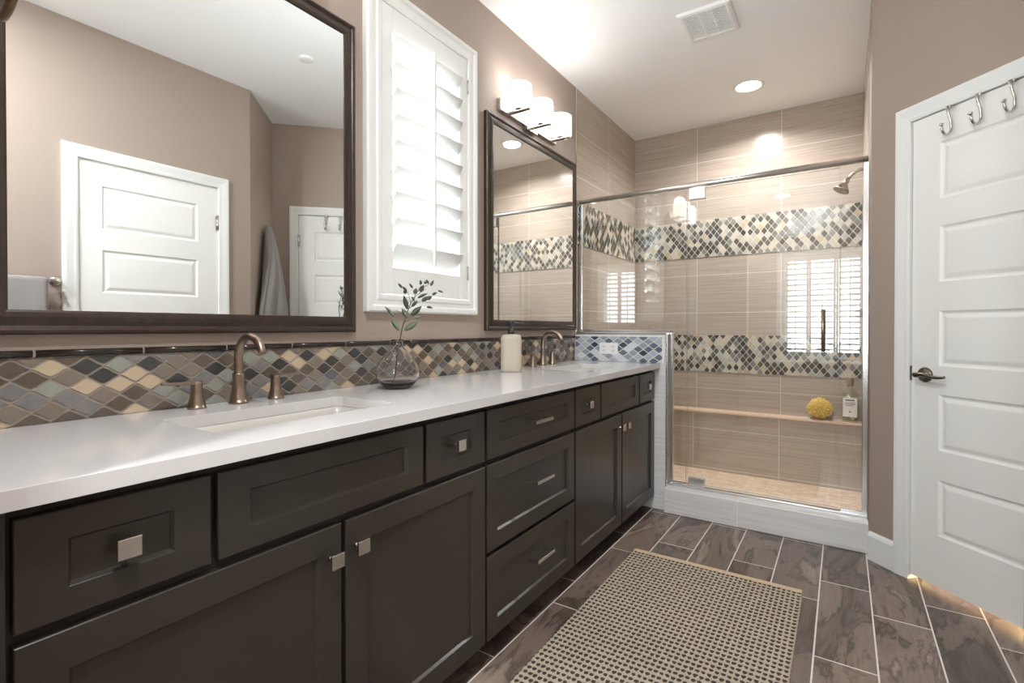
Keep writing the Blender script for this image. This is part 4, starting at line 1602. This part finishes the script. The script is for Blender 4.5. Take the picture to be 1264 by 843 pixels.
# ---------------------------------------------------------------- towels on the opposite side, seen in the mirror
tb = thing('towel_bar', 'short metal towel bar on the wall opposite the vanity, seen in the mirror', 'towel bar', (XW, 0.62, 1.36))
mb = MB(MR)
mb.tube([(0.40, 0.062, 1.360), (0.850, 0.062, 1.360)], 0.008, 14)
mb.build('bar', M['satin'], tb)
for u in (0.405, 0.845):
    mb = MB(MR)
    mb.lathe([(0.026, 0), (0.026, 0.005), (0.016, 0.010), (0.010, 0.014), (0.010, 0.066), (0.012, 0.070), (0.008, 0.074)], (u, 0, 1.360), (0, 1, 0), 22)
    mb.build('bracket', M['satin'], tb)
mb = MB(MR)


def cloth_section(u):
    w = 0.003 * math.sin(u * 60)
    pts = []
    for z in (1.02, 1.10, 1.20, 1.30, 1.352):
        pts.append((u, 0.062 + 0.016 + w * (1.36 - z) * 4, z))
    for k in range(1, 8):
        t = math.pi * k / 8
        pts.append((u, 0.062 + 0.0165 * math.cos(t), 1.358 + 0.0165 * math.sin(t)))
    for z in (1.352, 1.30, 1.20, 1.10, 1.05):
        pts.append((u, 0.062 - 0.016, z))
    inner = [(u, 0.062 + (p[1] - 0.062) * 0.58, p[2] if p[2] < 1.355 else 1.358 + (p[2] - 1.358) * 0.58) for p in reversed(pts)]
    return pts + inner


mb.rings([cloth_section(0.47 + 0.33 * i / 24) for i in range(25)], True, True, True)
tag(mb.build('hand_towel', M['towel']), 'grey hand towel folded over the bar opposite the vanity, seen in the mirror', 'towel')

# robe hooks and the hanging bath towel on the niche wall
MN = Matrix(((0.70711, -0.70711, 0, P_C[0]), (0.70711, 0.70711, 0, P_C[1]), (0, 0, 1, 0), (0, 0, 0, 1)))


def robe_hook(u, z, label):
    h = thing('robe_hook', label, 'hook', MN @ Vector((u, 0, z)), 'robe hooks on the niche wall')
    mb = MB(MN)
    mb.lathe([(0.022, 0), (0.022, 0.005), (0.014, 0.010), (0.007, 0.013), (0.007, 0.034)], (u, 0, z), (0, 1, 0), 20)
    mb.build('mount', M['satin'], h)
    mb = MB(MN)
    mb.tube([(u, 0.030, z), (u, 0.048, z - 0.004), (u, 0.060, z + 0.012), (u, 0.062, z + 0.026)], [0.006, 0.006, 0.0055, 0.007], 12)
    mb.build('prong', M['satin'], h)


robe_hook(0.302, 1.815, 'metal robe hook carrying the grey bath towel')
robe_hook(0.580, 1.800, 'empty metal robe hook to the right of the grey bath towel in the mirror')
mb = MB(MN)
rows = []
NS, NA = 30, 96
for k in range(NS + 1):
    s_ = k / NS
    z = 1.868 - 0.72 * s_
    hw = 0.028 + 0.182 * s_ ** 0.85
    uc = 0.302 - 0.020 * s_
    dep = 0.045 + 0.105 * s_ ** 0.7
    ring = []
    for i in range(NA):
        t = 2 * math.pi * i / NA
        uu = uc + hw * math.cos(t)
        ymax = min(0.015 + dep, 0.58 * uu)
        fold = 0.22 * (0.35 + 0.65 * s_) * math.cos(11 * t + 1.5 * math.sin(2 * t) + 0.8 * s_)
        yy = 0.014 + (ymax - 0.014) * min(1.0, max(0.0, 0.5 + 0.5 * math.sin(t) * 0.9 + fold * (0.4 + 0.6 * abs(math.sin(t)))))
        zz = z - 0.035 * math.cos(t) * s_ ** 4 + 0.012 * math.cos(3 * t) * s_ ** 4
        if k == 0:
            zz = 1.868
        ring.append((uu, yy, zz))
    rows.append(ring)
top = [(0.302 + (p[0] - 0.302) * 0.5, 0.036 + (p[1] - 0.036) * 0.5, 1.882) for p in rows[0]]
mb.rings([top] + rows, True, True, True)
tag(mb.build('bath_towel', M['towel']), 'grey bath towel hanging in folds from a hook, seen in the large mirror', 'towel')
